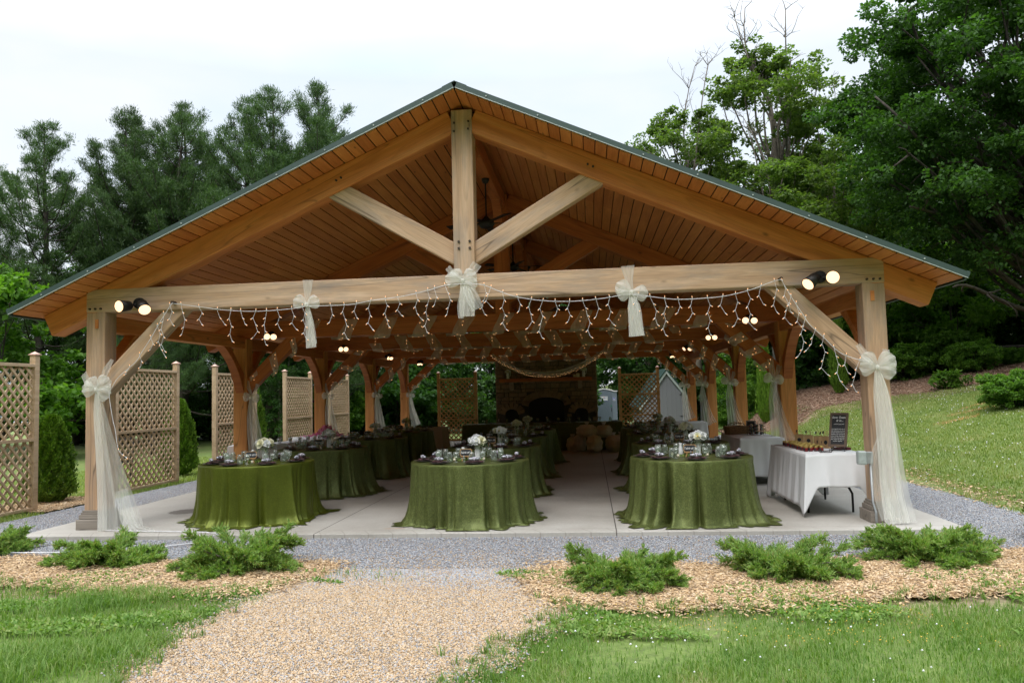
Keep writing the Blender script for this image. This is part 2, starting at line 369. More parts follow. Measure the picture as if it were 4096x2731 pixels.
def ground_m():
    t = NT('lawn_ground'); v = t.coord('Object'); n = t.noise(v, .35, 4, .6); n2 = t.noise(v, 14, 4, .7); n3 = t.noise(v, 2.2, 3, .6)
    c = t.ramp(n2, [(.3, (.085, .12, .03)), (.55, (.14, .20, .045)), (.75, (.20, .25, .075))])
    c = t.mix(t.ramp(n3, [(.58, (0, 0, 0)), (.72, (.8, .8, .8))]), c, (.27, .21, .12)); c = t.mix(t.ramp(n, [(.5, (0, 0, 0)), (.7, (.4, .4, .4))]), c, (.22, .24, .07))
    sp = t.a('ShaderNodeSeparateXYZ'); t.c(v, sp.inputs[0]); yy = t.math('ADD', sp.outputs[1], t.math('MULTIPLY', n3, .9)); band = t.ramp(t.math('MULTIPLY', t.math('ADD', yy, 5.0), .2), [(.36, (0, 0, 0)), (.50, (.85, .85, .85)), (.9, (.85, .85, .85)), (1, (0, 0, 0))]); inb = t.math('LESS_THAN', t.math('ABSOLUTE', sp.outputs[0]), 6.2)
    c = t.mix(t.math('MULTIPLY', band, inb), c, t.ramp(n2, [(.35, (.20, .15, .10)), (.65, (.38, .29, .19))]))
    t.base(c); t.rough(.95); t.bump(n2, .6, .02); return t.m
M_GROUND = ground_m()
def gravel_m(name, cols):
    t = NT(name); v = t.coord('Object'); vo = t.a('ShaderNodeTexVoronoi'); vo.inputs['Scale'].default_value = 85; t.c(v, vo.inputs['Vector'])
    wn = t.a('ShaderNodeTexWhiteNoise'); t.c(vo.outputs['Position'], wn.inputs['Vector'])
    n = len(cols); c = t.ramp(wn.outputs['Value'], [(i/(n-1), q) for i, q in enumerate(cols)])
    c = t.mix(t.ramp(vo.outputs['Distance'], [(.35, (0, 0, 0)), (.75, (.6, .6, .6))]), c, (.10, .085, .075)); c = t.mix(.4, c, t.ramp(t.noise(v, 1.3, 4, .6), [(.3, tuple(k*.85 for k in cols[1])), (.7, tuple(min(1, k*1.15) for k in cols[1]))]))
    t.base(c); t.rough(.9); t.bump(t.math('SUBTRACT', 1, vo.outputs['Distance']), .8, .01); return t.m
M_GRAVG = gravel_m('grey_gravel', [(.20, .215, .25), (.32, .34, .38), (.42, .44, .48), (.28, .27, .28), (.36, .31, .26), (.50, .51, .53)])
M_GRAVT = gravel_m('tan_gravel', [(.40, .28, .16), (.52, .38, .24), (.60, .46, .31), (.38, .33, .28), (.42, .42, .44), (.55, .38, .22)])
M_MULCH = gravel_m('mulch_bed', [(.30, .19, .10), (.46, .31, .17), (.56, .40, .25), (.36, .25, .15)])
M_MULCHR = gravel_m('old_mulch', [(.22, .13, .09), (.33, .22, .15), (.42, .31, .23), (.27, .19, .14)])
M_CLAY = simple('red_clay', (.42, .20, .09), .95, 0, .3, 5)
def concrete():
    t = NT('concrete'); v = t.coord('Object'); sp = t.a('ShaderNodeSeparateXYZ'); t.c(v, sp.inputs[0]); X, Y = sp.outputs[0], sp.outputs[1]
    n = t.noise(v, .7, 5, .65); n2 = t.noise(v, 30, 3, .6)
    c = t.ramp(n, [(.3, (.30, .275, .24)), (.48, (.43, .405, .365)), (.72, (.55, .53, .49))])
    c = t.mix(.25, c, t.ramp(n2, [(.3, (.3, .28, .25)), (.7, (.52, .5, .46))]))
    def line(src, pos, w): return t.math('LESS_THAN', t.math('ABSOLUTE', t.math('SUBTRACT', src, pos)), w)
    ln = t.math('ADD', line(X, 1.645, .006), line(X, -1.68, .006))
    for yy in (3.3, 7.4, 11.5): ln = t.math('ADD', ln, line(Y, yy, .006))
    c = t.mix(t.math('MINIMUM', ln, 1), c, (.09, .08, .07))
    bl = t.math('LESS_THAN', t.math('FRACT', t.math('MULTIPLY', t.math('ADD', X, t.math('MULTIPLY', Y, .5)), 3.7)), .055)
    inb = t.math('LESS_THAN', Y, -.36); c = t.mix(t.math('MULTIPLY', t.math('MULTIPLY', bl, inb), .35), c, (.2, .17, .14)); c = t.mix(t.math('MULTIPLY', line(Y, -.36, .006), .5), c, (.2, .17, .14))
    # damp stain beside the left table and rust marks
    def spot(px, py, rx, ry):
        a = t.math('POWER', t.math('DIVIDE', t.math('SUBTRACT', X, px), rx), 2); b = t.math('POWER', t.math('DIVIDE', t.math('SUBTRACT', Y, py), ry), 2)
        return t.ramp(t.math('ADD', t.math('ADD', a, b), t.math('MULTIPLY', n2, .6)), [(.9, (1, 1, 1)), (1.25, (0, 0, 0))])
    c = t.mix(t.math('MULTIPLY', spot(-4.15, 1.25, .27, .3), .8), c, (.11, .09, .075)); c = t.mix(t.math('MULTIPLY', spot(-.85, -.25, .16, .05), .35), c, (.4, .2, .07))
    t.base(c); t.rough(t.ramp(n, [(.3, (.55,)*3), (.7, (.75,)*3)])); t.bump(n2, .12, .004); return t.m
M_CONC = concrete()
def stone_m():
    t = NT('field_stone'); r = t.isl(); c = t.ramp(r, [(0, (.16, .11, .075)), (.3, (.30, .19, .11)), (.5, (.20, .155, .12)), (.7, (.36, .24, .14)), (1, (.14, .11, .09))])
    n = t.noise(t.coord('Object'), 12, 5, .65); c = t.mix(.4, c, t.ramp(n, [(.3, (.12, .08, .055)), (.7, (.40, .28, .18))])); t.base(c); t.rough(.85); t.bump(n, .6, .02); return t.m
M_STONE = stone_m(); M_MORTAR = simple('mortar', (.10, .085, .07), .95)
M_BAGFILL = simple('beige_linens_in_bag', (.82, .69, .58), .8, 0, .2, 9)
M_WICKER = simple('wicker', (.22, .115, .045), .7, 0, .5, 60)

# ------------------------------------------------------------------ ground, paths, slab
def axis(a, b, near, far, st):
    s = set()
    x = a
    while x < b:
        s.add(round(x, 3)); x += st if near[0] < x < near[1] else far
    s.add(b); return sorted(s)
xs = [-400, -200, -100]+axis(-60, 60, (-12, 30), 3, .75)+[100, 200, 400]; ys = [-60, -30]+axis(-15, 70, (-6, 40), 3, .75)+[100, 200, 500]
gm = MB(); gm.v = [(x, y, gz(x, y)-(.02 if x < 6.6 else 0)-(.02*max(0, y-22) if x < 8 and y > 22 else 0)) for x in xs for y in ys]; ny = len(ys)
gm.f = [(i*ny+j, (i+1)*ny+j, (i+1)*ny+j+1, i*ny+j+1) for i in range(len(xs)-1) for j in range(ny-1)]; gm.m = [0]*len(gm.f)
g = gm.build('ground', M_GROUND, smooth=True, recalc=False); tag(g, kind='structure')
def wob(poly, amp, step, seed, z):
    r = random.Random(seed); out = []
    n = len(poly)
    for i in range(n):
        a = Vector(poly[i]); b = Vector(poly[(i+1) % n]); k = max(1, int((b-a).length/step))
        for j in range(k):
            p = a.lerp(b, j/k); out.append((p.x+r.uniform(-amp, amp), p.y+r.uniform(-amp, amp)))
    return out
def sheet(name, poly, m, z, amp=.04, step=.15, seed=1, follow=False):
    pts = wob(poly, amp, step, seed, z); bm = bmesh.new()
    vs = [bm.verts.new((x, y, z)) for x, y in pts]; f = bm.faces.new(vs); bmesh.ops.triangulate(bm, faces=[f])
    if follow:
        bmesh.ops.subdivide_edges(bm, edges=bm.edges, cuts=3, use_grid_fill=True)
        bmesh.ops.subdivide_edges(bm, edges=[e for e in bm.edges if e.calc_length() > 1], cuts=1)
        for v in bm.verts: v.co.z = gz(v.co.x, v.co.y)+z
    bmesh.ops.recalc_face_normals(bm, faces=bm.faces)
    me = bpy.data.meshes.new(name); bm.to_mesh(me); bm.free(); me.materials.append(m); o = link(name, me); tag(o, kind='structure'); return o
GRAV = [(-6.5, -1.05), (-6.3, -1.75), (-3, -1.9), (-1.0, -2.0), (-1.25, -3.1), (1.2, -3.1), (1.1, -2.0), (3, -2.0), (5.3, -1.6), (6.5, -1.2), (6.5, .9), (6.45, 3.2), (6.3, 4.5), (5.9, 8), (5.7, 18), (-6.3, 18), (-6.35, 6), (-6.4, 1.5)]
PATH = [(-1.12, -2.5), (-.7, -2.65), (-.3, -2.45), (.2, -2.7), (.7, -2.5), (1.05, -2.6), (1.12, -3.2), (1.22, -3.5), (.9, -4.1), (.66, -4.7), (.3, -6), (.2, -14), (-1.8, -14), (-1.14, -5), (-1.32, -4.15), (-1.34, -3.3)]
BEDL = [(-8, -1.3), (-4, -1.65), (-3.0, -1.8), (-1.85, -1.65), (-1.0, -1.9), (-.95, -2.3), (-1.35, -2.95), (-2.2, -3.0), (-3.2, -2.75), (-4.5, -2.5), (-8, -2.3)]
BEDR = [(1.0, -1.95), (2.6, -1.95), (3.8, -1.75), (5.0, -1.45), (8, -1.0), (8, -2.2), (4.75, -2.8), (3.3, -3.15), (1.9, -3.4), (1.15, -3.35), (.85, -2.6)]
sheet('gravel_yard', GRAV, M_GRAVG, GZ0+.004, seed=2)
sheet('gravel_path', PATH, M_GRAVT, GZ0+.009, .07, .10, seed=3)
sheet('mulch_bed', BEDL, M_MULCH, GZ0+.014, .08, .10, seed=4); sheet('mulch_bed', BEDR, M_MULCH, GZ0+.014, .08, .10, seed=5)
HM = [(5.9, 19.6), (7.3, 14.1), (8.5, 15.5), (9.7, 15.5), (10.4, 15.1), (11.1, 14.4), (12.2, 14.4), (12.9, 12.6), (16, 12), (22, 14), (20, 22), (15, 21), (12, 23), (7, 24)]
sheet('hillside_mulch_bed', HM, M_MULCHR, .012, .15, .5, 6, True)
sheet('mulch_bed', [(-7.7, 1.6), (-6.5, 1.7), (-6.45, 3.2), (-7.7, 3.4)], M_MULCH, GZ0+.012, seed=8)
for i, (x, y) in enumerate([(9.4, 9.3), (10.0, 10.1), (8.6, 8.4)]):
    sheet('clay_patch', [(x, y), (x+1.2, y+.35), (x+1.3, y+.65), (x+.1, y+.3)], M_CLAY, .008, .08, .2, 20+i, True)
slab = MB().box((0, 8.35, -.1), (10.46, 17.84, .2)).build('concrete_slab', M_CONC, bevel=.008); tag(slab, kind='structure')

# ------------------------------------------------------------------ the pavilion
PV = thing('timber_pavilion', 'open timber frame pavilion with planked gable roof and green metal edge over the banquet', 'pavilion')
NTR = 5; DB = 3.933; PX = 4.572; PW = .242; SLP = .445; RT = 4.93
def timber(name, p0, p1, wy, h, mat, parent=PV, off=(0, 0, 0), bevel=.012, segs=1):
    p0 = Vector(p0)+Vector(off); p1 = Vector(p1)+Vector(off); q = frame(p1-p0); L_ = (p1-p0).length
    mb = MB().box((0, 0, 0), (L_, wy, h)); o = mb.build(name, mat, parent, bevel=bevel)
    o.matrix_local = Matrix.Translation((p0+p1)/2) @ q.to_4x4(); return o
def peg(parent, p, ax='y', r=.013, l=.02):
    rot = Matrix.Rotation(PI/2, 3, 'X'); return MB().lathe([(0, -l), (r, -l), (r, l), (0, l)], p, 8, 0, rot).build('peg', M_PEG, parent)
for k in range(NTR):
    y = k*DB; fr = k == 0
    hb = 2.614 if fr else 2.55; ht = 2.897 if fr else 2.84
    mt = W_WEATH if fr else W_DEEP; mr = W_WARM if fr else W_DEEP; mp_ = W_POSTF if fr else W_POST
    timber('tie_beam', (-4.695, y, (hb+ht)/2), (4.695, y, (hb+ht)/2), .246, ht-hb, mt)
    for s in (-1, 1):
        timber('post', (s*PX, y, .2), (s*PX, y, hb+.004), PW, PW, mp_)
        x0, x1 = s*.115, s*5.2; z0 = RT-SLP*.115-.15; z1 = RT-SLP*5.2-.15
        timber('rafter', (x0, y, z0), (x1, y, z1), .238, .272, mr)
        # knee brace across the truss
        timber('knee_brace', (s*(PX-.04), y, 1.66), (s*(PX-1.1), y, 2.614+.10) if fr else (s*(PX-1.05), y, 2.65), .17, .205, mt if fr else mr)
        if k in (0, 1, 2, 3, 4): timber('strut', (s*.05, y, 3.11), (s*1.66, y, 4.05), .165, .235, mt if fr else mr)
        pl = MB(); pl.box((0, 0, .06), (.37, .37, .125)); pl.box((0, 0, .15), (.325, .325, .05)); pl.box((0, 0, .186), (.295, .295, .03)); pl.box((0, 0, .212), (.272, .272, .03))
        pl.build('plinth', W_GREY, PV, loc=(s*PX, y, 0), bevel=.006)
        if fr:
            for q in (-.07, 0, .07): peg(PV, (s*PX+q, y-.123, 2.655))
            peg(PV, (s*1.5+s*.03, y-.12, 4.09)); peg(PV, (s*1.5-s*.03, y-.12, 4.12))
            w_ = MB().box((s*PX-s*.02, y-.122, 2.47), (.04, .02, .11)); w_.build('wedge', W_WARM, PV)
        # plates and curved braces between posts
        if k < NTR-1:
            timber('eave_plate', (s*PX, y+.12, 2.48), (s*PX, y+DB-.12, 2.48), .19, .19, mr)
        for dy in (-1, 1):
            if (k == 0 and dy < 0) or (k == NTR-1 and dy > 0): continue
            poly = []; n = 10
            a0 = (y+dy*.12, 1.62); a1 = (y+dy*.86, 2.39)
            for i in range(n+1):
                t = i/n; p = Vector(a0).lerp(Vector(a1), t)+Vector((-dy*.72, .70)).normalized()*(.10*math.sin(PI*t)); poly.append((p.x, p.y))
            poly += [(y+dy*.60, 2.39), (y+dy*.12, 1.95)]
            mb = MB().prism(poly, 'x', -.075, .075); mb.build('curved_brace', mr if not fr else W_WARM, PV, loc=(s*PX, 0, 0), bevel=.008)
    kz0, kz1 = ht, RT-.07
    kp = timber('king_post', (0, y, kz0-.003), (0, y, kz1), .27 if fr else .25, .25, mt)
    if fr:
        kp.scale = (1, 1, 1)
        for px in (-.065, .065):
            for pz in (3.20, 3.28): peg(PV, (px+.005, y-.128, pz), r=.015)
        for q in ((-.09, 4.60), (-.085, 4.70), (.08, 4.62), (.085, 4.71)): peg(PV, (q[0], y-.128, q[1]))
    if k < NTR-1:
        timber('ridge_beam', (0, y+.12, RT-.20), (0, y+DB-.12, RT-.20), .17, .24, W_DEEP)
    for dy in (-1, 1):
        if (k == 0 and dy < 0) or (k == NTR-1 and dy > 0): continue
        poly = []; a0 = (y+dy*.12, 3.85); a1 = (y+dy*.85, RT-.3)
        for i in range(9):
            t = i/8; p = Vector(a0).lerp(Vector(a1), t)+Vector((-dy*.72, .70)).normalized()*(.09*math.sin(PI*t)); poly.append((p.x, p.y))
        poly += [(y+dy*.6, RT-.3), (y+dy*.12, 4.2)]
        MB().prism(poly, 'x', -.07, .07).build('curved_brace', W_DEEP, PV, bevel=.008)
# roof: soffit boards, deck, metal, trim
Y0, Y1 = -.58, NTR*DB-DB+.75
ex = 5.31; cs = 1/math.sqrt(1+SLP*SLP)
for s in (-1, 1):
    mb = MB(); n = 41; Ls = ex/cs; bw = Ls/n; q = frame(Vector((s, 0, -SLP)))
    ts = Vector((s, 0, -SLP)).normalized(); nn = Vector((s*SLP, 0, 1)).normalized()
    for i in range(n):
        c = Vector((0, 0, RT))+ts*(bw*(i+.5))+nn*.010
        segs = [(Y0+.012, 2.2), (2.2, 6.5), (6.5, 10.4), (10.4, 14), (14, Y1)] if i % 2 else [(Y0+.012, 4.1), (4.1, 8.3), (8.3, 12.1), (12.1, Y1)]
        for ya, yb in segs: mb.box((c.x, (ya+yb)/2, c.z), (bw-.013, yb-ya-.002, .018), 0, q)
    mb.build('soffit_boards', M_SOFF, PV)
    mb = MB(); c = Vector((0, (Y0+Y1)/2, RT))+ts*(Ls/2)+nn*.041
    mb.box(c, (Ls, Y1-Y0-.03, .040), 0, q); mb.build('roof_deck', M_DARK, PV)
    mb = MB(); c = Vector((0, (Y0+Y1)/2, RT))+ts*(Ls/2+.01)+nn*.068
    mb.box(c, (Ls+.02, Y1-Y0+.01, .012), 0, q)
    y = Y0+.3
    while y < Y1: mb.box(Vector((c.x, y, c.z))+nn*.015, (Ls, .03, .024), 0, q); y += .4
    mb.build('metal_roofing', M_ROOF, PV)
    for yy in (Y0-.006, Y1+.006): MB().box(Vector((0, yy, RT))+ts*(Ls/2+.02)+nn*.047, (Ls+.04, .014, .064), 0, q).build('rake_trim', M_TRIM, PV)
    MB().box(Vector((0, Y0-.004, RT))+ts*(Ls/2+.018)+nn*.0175, (Ls+.036, .02, .007), 0, q).build('drip_lip', M_LIP, PV)
    MB().box(Vector((0, (Y0+Y1)/2, RT))+ts*(Ls+.025)+nn*.04, (.02, Y1-Y0, .1), 0, q).build('eave_trim', M_TRIM, PV)
    for i in range(9):
        p = Vector((0, Y0-.016, RT))+ts*(Ls*(i+.6)/9.3)+nn*.045; MB().box(p, (.014, .012, .014)).build('trim_screw', M_LIP, PV)
mb = MB(); mb.prism([(-.14, RT+.022), (0, RT+.084), (.14, RT+.022), (.14, RT+.032), (0, RT+.095), (-.14, RT+.032)], 'y', Y0-.012, Y1+.012); mb.build('ridge_cap', M_TRIM, PV)

# ceiling fans hang from the ridge
for i, y in enumerate((1.97, 5.9, 9.85, 13.8)):
    f = thing('ceiling_fan', ['black ceiling fan on a long rod nearest the front truss', 'second black ceiling fan hanging behind the front one', 'third black ceiling fan from the front, deep under the ridge', 'farthest black ceiling fan, nearest the stone fireplace'][i], 'fan', (0, y, RT-.33), 0, 'ceiling fans under the ridge')
    MB().lathe([(0, .01), (.055, .01), (.055, -.02), (.03, -.06), (0, -.06)], n=16).build('canopy_cup', M_BLACK, f)
    MB().tube([(0, 0, -.05), (0, 0, -.56)], .012, 8).build('down_rod', M_BLACK, f)
    MB().lathe([(.02, -.54), (.05, -.58), (.11, -.61), (.12, -.66), (.08, -.71), (0, -.73)], n=20).build('motor', M_BLACK, f, True)
    for k in range(5):
        a = k*2*PI/5+.3+i; rot = Matrix.Rotation(a, 3, 'Z') @ Matrix.Rotation(.2, 3, 'X')
        mb = MB(); mb.box(rot @ Vector((.40, 0, 0))+Vector((0, 0, -.64)), (.46, .12, .01), 0, rot); mb.box(rot @ Vector((.15, 0, 0))+Vector((0, 0, -.64)), (.1, .03, .014), 0, rot); mb.build('blade', M_BLACK, f)

# twin floodlights
def flood(x, y, z, dirs, label):
    f = thing('twin_floodlight', label, 'floodlight', (x, y, z), 0, 'twin floodlights on the trusses'); f.scale = (1.3,)*3 if y < 0 else (1.0,)*3
    MB().lathe([(0, 0), (.055, 0), (.05, .03), (0, .035)], (0, .0, .0), 16, 0, Matrix.Rotation(PI/2, 3, 'X')).build('mount_plate', M_BLACK, f)
    for dx, dv in dirs:
        dv = Vector(dv).normalized(); q = dv.to_track_quat('Z', 'Y').to_matrix(); c = Vector((dx, -.10, -.03)) 
        mb = MB(); mb.lathe([(0, -.05), (.03, -.05), (.045, -.03), (.056, .09), (.052, .09), (.05, .06), (0, .06)], c, 18, 0, q); mb.tube([(0, -.02, 0), c-dv*.05], .012, 6)
        hd = mb.build('lamp_head', M_BLACK, f, True)
        MB().lathe([(.0515, .086), (.036, .070), (.034, .064), (0, .064)], c, 18, 0, q).build('reflector', M_REFL, hd, True, recalc=False)
        MB().lathe([(.036, .066), (.033, .078), (0, .083)], c, 16, 0, q).build('bulb', M_LAMP, hd, True)
TWN = ['front', 'second', 'third', 'fourth', 'rear']
FD = {0: (-4.0, -.13, 2.70, 4.0, -.13, 2.70)}
for k in range(NTR):
    y = k*DB-.123; z = 2.70 if k == 0 else 2.62
    for s in (-1, 1):
        d = [(-.07, (-.25, -1, -.15)), (.09, (.75, -.8, -.75))] if s < 0 else [(.07, (-.2, -1, -.02)), (-.08, (-1, -.7, -.8))]
        if k: d = [(-.06, (.2-.5*s, -1, -.35)), (.07, (.1-.35*s, -1, -.55+.1*k))]
        if k == 3: d = [(-.05, (-.9*s, -.5, -.6)), (.06, (-.5*s, -.9, -.9))]
        if k == 4: d = [(-.05, (.2, -.5, -.8)), (.07, (-.3, -.6, -.9))]
        flood(s*4.0, y, z, d, 'twin black floodlight with warm lit lamps at the %s end of the %s truss' % ('left' if s < 0 else 'right', TWN[k]))

# ------------------------------------------------------------------ stone fireplace
fp = thing('stone_fireplace', 'tall fieldstone fireplace with timber mantel and arched black doors at the rear of the pavilion', 'fireplace', (0, 16.0, 0))
def arch(x0, x1, zs, zt, n=12):
    cx_, r = (x0+x1)/2, (x1-x0)/2
    return [(x0, 0)]+[(cx_-r*math.cos(PI*i/n), zs+(zt-zs)*math.sin(PI*i/n)) for i in range(n+1)]+[(x1, 0)]
OPN = [(-.58, .58, 1.15, 1.38), (-1.34, -.90, .86, 1.02), (.90, 1.34, .86, 1.02)]
mb = MB(); mb.box((0, .55, 2.15), (3.2, .9, 4.3)); core = mb.build('core_wall', M_MORTAR, fp)
r = random.Random(3); mb = MB()
def inopen(x, z, m=.13):
    for a, b, zs, zt in OPN:
        if a-m < x < b+m:
            h = zs+(zt-zs)*math.sqrt(max(0, 1-((x-(a+b)/2)/((b-a)/2+m))**2))+m
            if z < h: return True
    return False
z = 0
while z < 4.2:
    h = r.uniform(.07, .16); x = -1.63
    while x < 1.63:
        w_ = min(r.uniform(.1, .34), 1.64-x)
        if w_ > .04 and not inopen(x+w_/2, z+h/2) and not inopen(x+w_*.15, z+h*.2, .1) and not inopen(x+w_*.85, z+h*.2, .1):
            dd = r.uniform(.03, .07); mb.box((x+w_/2, .06-dd/2+.03, z+h/2), (w_-.014, dd+.06, h-.014), 0, Matrix.Rotation(r.uniform(-.05, .05), 3, 'Y'))
        x += w_
    z += h
mb.build('stone_facing', M_STONE, fp, bevel=.012)
for s in (-1, 1):
    z = 0; mb = MB()
    while z < 4.2:
        h = r.uniform(.07, .16); y = .1
        while y < 1.0:
            w_ = min(r.uniform(.12, .3), 1.0-y+.02); mb.box((s*1.61, y+w_/2, z+h/2), (.06, w_-.012, h-.014)); y += w_
        z += h
    mb.build('stone_facing', M_STONE, fp, bevel=.012)
for a, b, zs, zt in OPN:
    mb = MB(); n = 13 if b-a > 1 else 7; cx_ = (a+b)/2; rx = (b-a)/2
    for i in range(n):
        th = PI*(i+.5)/n; p = Vector((cx_-(rx+.09)*math.cos(th), 0, zs+(zt-zs+.09)*math.sin(th)))
        rot = Matrix.Rotation(math.atan2(-math.cos(th)*(.55 if b-a > 1 else .8), math.sin(th)), 3, 'Y'); mb.box(p, (2.9*rx/n+.03, .14, .22), 0, rot)
    mb.build('arch_stones', M_STONE, fp, bevel=.01)
    mb = MB(); mb.prism(arch(a+.01, b-.01, zs, zt), 'y', .02, .09); d_ = mb.build('fire_door' if b-a > 1 else 'wood_niche', M_DARK, fp)
    if b-a > 1: MB().lathe([(0, 0), (.03, 0), (.03, .03), (0, .03)], (0, .01, .72), 12, 0, Matrix.Rotation(PI/2, 3, 'X')).build('latch', M_SILVER, d_)
timber('mantel', (-1.48, -.13, 1.925), (1.48, -.13, 1.925), .24, .11, W_DEEP, fp)
for s in (-1, 1): MB().prism([(-.2, 1.868), (.04, 1.868), (.04, 1.62), (-.03, 1.62)], 'x', s*1.1-.07, s*1.1+.07).build('corbel', M_STONE, fp)

# ------------------------------------------------------------------ lattice screens
def lattice(L_, mat, rails, label, group=None):
    t = thing('lattice_screen', label, 'lattice screen', group=group)
    for x in (0, L_):
        MB().box((x, 0, 1.165), (.095, .095, 2.33)).build('post', mat, t, bevel=.005)
        mb = MB(); mb.box((x, 0, 2.335), (.125, .125, .016)); mb.add([(x-.055, -.055, 2.343), (x+.055, -.055, 2.343), (x+.055, .055, 2.343), (x-.055, .055, 2.343), (x, 0, 2.385)], [(0, 1, 4), (1, 2, 4), (2, 3, 4), (3, 0, 4), (3, 2, 1, 0)]); mb.build('post_cap', M_COPPER, t)
    for z in rails: MB().box((L_/2, 0, z), (L_-.095, .09, .045)).build('rail', mat, t, bevel=.004)
    zb, zt = rails[-1], rails[0]; x0, x1 = .05, L_-.05
    mb = MB()
    for sgn, yo in ((1, .0095), (-1, -.0095)):
        c = -4.
        while c < 5:
            # line x = c + sgn*(z-zb)
            lo = max(x0, min(c, c+sgn*(zt-zb))); hi = min(x1, max(c, c+sgn*(zt-zb)))
            if hi-lo > .04:
                za = zb+(lo-c)*sgn; zc = zb+(hi-c)*sgn; mb.beam((lo, yo, za), (hi, yo, zc), .017, .036)
            c += .160
    mb.build('lattice', mat, t); return t
RL = (2.17, 1.07, .06)
lab = ['nearest left lattice screen, cut by the photo edge', 'left lattice screen just behind the front left post', 'left lattice screen beside the second left post', 'left lattice screen seen past the third left post', 'farthest left lattice screen, standing behind its neighbour']
p0 = None
for i, y in enumerate((-.1, 3.6, 7.2, 11.1, 14.7)):
    LL = [1.95, 2.0, 2.0, 1.9, 1.8][i]
    if i == 0: p0 = lattice(1.95, W_LATT, RL, lab[0], 'lattice screens along the left gravel'); p0.location = (-6.86, y, GZ0-.02); p0.rotation_euler = (0, 0, PI/2)
    else: dup(p0, (-6.72, y, GZ0-.02), PI/2, lab[i], scale=(LL/1.95, 1, 1))
pb = lattice(1.25, W_LATB, (2.12, 1.45, .78, .1), 'brown lattice screen left of the stone fireplace', 'brown lattice screens behind the pavilion')
pb.location = (-3.62, 16.6, GZ0-.02)
dup(pb, (2.40, 17.0, GZ0-.02), 0, 'brown lattice screen in front of the grey shed, right of the fireplace')

# ------------------------------------------------------------------ shed and toilet behind
sh = thing('garden_shed', 'steep grey board shed with green metal roof behind the right lattice screen', 'shed', (4.6, 24, GZ0), R_(6))
a_ = (2.40-GZ0); hw = 1.05; ez = .95
mb = MB(); mb.prism([(-hw, 0), (hw, 0), (hw, ez+.05), (0, a_-.1), (-hw, ez+.05)], 'y', 0, 2.4); mb.build('wall', M_SIDE, sh)
for s in (-1, 1):
    sl_ = (a_-ez)/(hw+.12); p = [(0, a_), (s*(hw+.16), ez-.05), (s*(hw+.16), ez-.13), (0, a_-.09)]
    MB().prism(p, 'y', -.12, 2.5).build('roof', M_ROOF, sh)
    p = [(0, a_-.09), (s*(hw+.15), ez-.13), (s*(hw+.12), ez-.24), (0, a_-.22)]; MB().prism(p, 'y', -.10, -.06).build('barge_board', M_LIP, sh)
dr = MB().box((.35, -.02, .78), (.72, .03, 1.56)).build('door', M_SIDE, sh)
for z in (.45, 1.35):
    mb = MB(); mb.box((.62, -.045, z), (.18, .012, .03)); mb.box((.72, -.045, z), (.03, .014, .14)); mb.build('hinge', M_BLACK, dr)
pt = thing('portable_toilet', 'grey portable toilet with white domed roof between fireplace and right lattice screen', 'portable toilet', (2.18, 28, GZ0))
def rf(x): return 1.60+.11*math.cos(min(1, abs(x+.12)/.45)*PI/2) if x < .33 else 1.60-.005
prof = [(x/20, rf(x/20)) for x in range(-10, 11)]
MB().prism([(-.49, 0), (.49, 0)]+[(min(.49, max(-.49, x)), z-.05) for x, z in prof[::-1]], 'y', 0, 1.0).build('cabin', M_GREYPL2, pt, bevel=.015)
MB().prism([(x*1.03, z-.055) for x, z in prof]+[(x*1.03, z) for x, z in prof[::-1]], 'y', -.05, 1.05).build('roof', M_PORC, pt)
pd = MB().prism([(-.40, .06), (.25, .06), (.25, 1.50)]+[(.25-.65*i/8, 1.50+.07*math.sin(PI*i/8)) for i in range(1, 8)]+[(-.40, 1.50)], 'y', -.03, 0).build('door', M_GREYPL, pt, bevel=.01)
MB().prism([(-.33, .16), (.14, .16), (.14, 1.0)]+[(.14-.47*i/8, 1.0+.05*math.sin(PI*i/8)) for i in range(1, 8)]+[(-.33, 1.0)], 'y', -.042, -.03).build('door_panel', M_GREYPL, pd, bevel=.006)
MB().box((-.1, -.05, .17), (.46, .02, .02)).build('kick_rail', M_LIP, pd)
mb = MB(); mb.box((-.12, -.04, 1.22), (.33, .012, .22), 0); mb.box((-.12, -.047, 1.125), (.31, .004, .02), 1)
for i in range(9): mb.box((-.235+i*.03, -.048, 1.22+.006*i+(.012 if i % 2 else 0)), (.016, .004, .05 if i in (0, 4) else .028), 1, Matrix.Rotation(.3, 3, 'Y'))
mb.box((-.12, -.048, 1.29), (.035, .004, .035), 2, Matrix.Rotation(PI/4, 3, 'Y')); mb.build('supplier_sign', [M_PORC, M_BLUE, M_ORANGE], pd)
mb = MB(); mb.box((.345, -.012, 1.19), (.13, .012, .15), 0); mb.box((.345, -.02, 1.20), (.11, .004, .11), 1); mb.lathe([(.02, 0), (.032, 0), (.032, .003), (.02, .003)], (.345, -.023, 1.185), 12, 0, Matrix.Rotation(PI/2, 3, 'X')); mb.box((.33, -.024, 1.22), (.01, .003, .05), 0); mb.build('accessible_sign', [M_PORC, M_BLUE], pt)
MB().lathe([(0, 0), (.03, 0), (.03, .03), (0, .03)], (.205, -.03, .88), 12, 0, Matrix.Rotation(PI/2, 3, 'X')).build('latch_knob', M_GREEN, pd)
MB().tube([(.215, -.05, .78), (.215, -.07, .7), (.215, -.05, .6)], .012, 6).build('pull_handle', M_BLACK, pd)

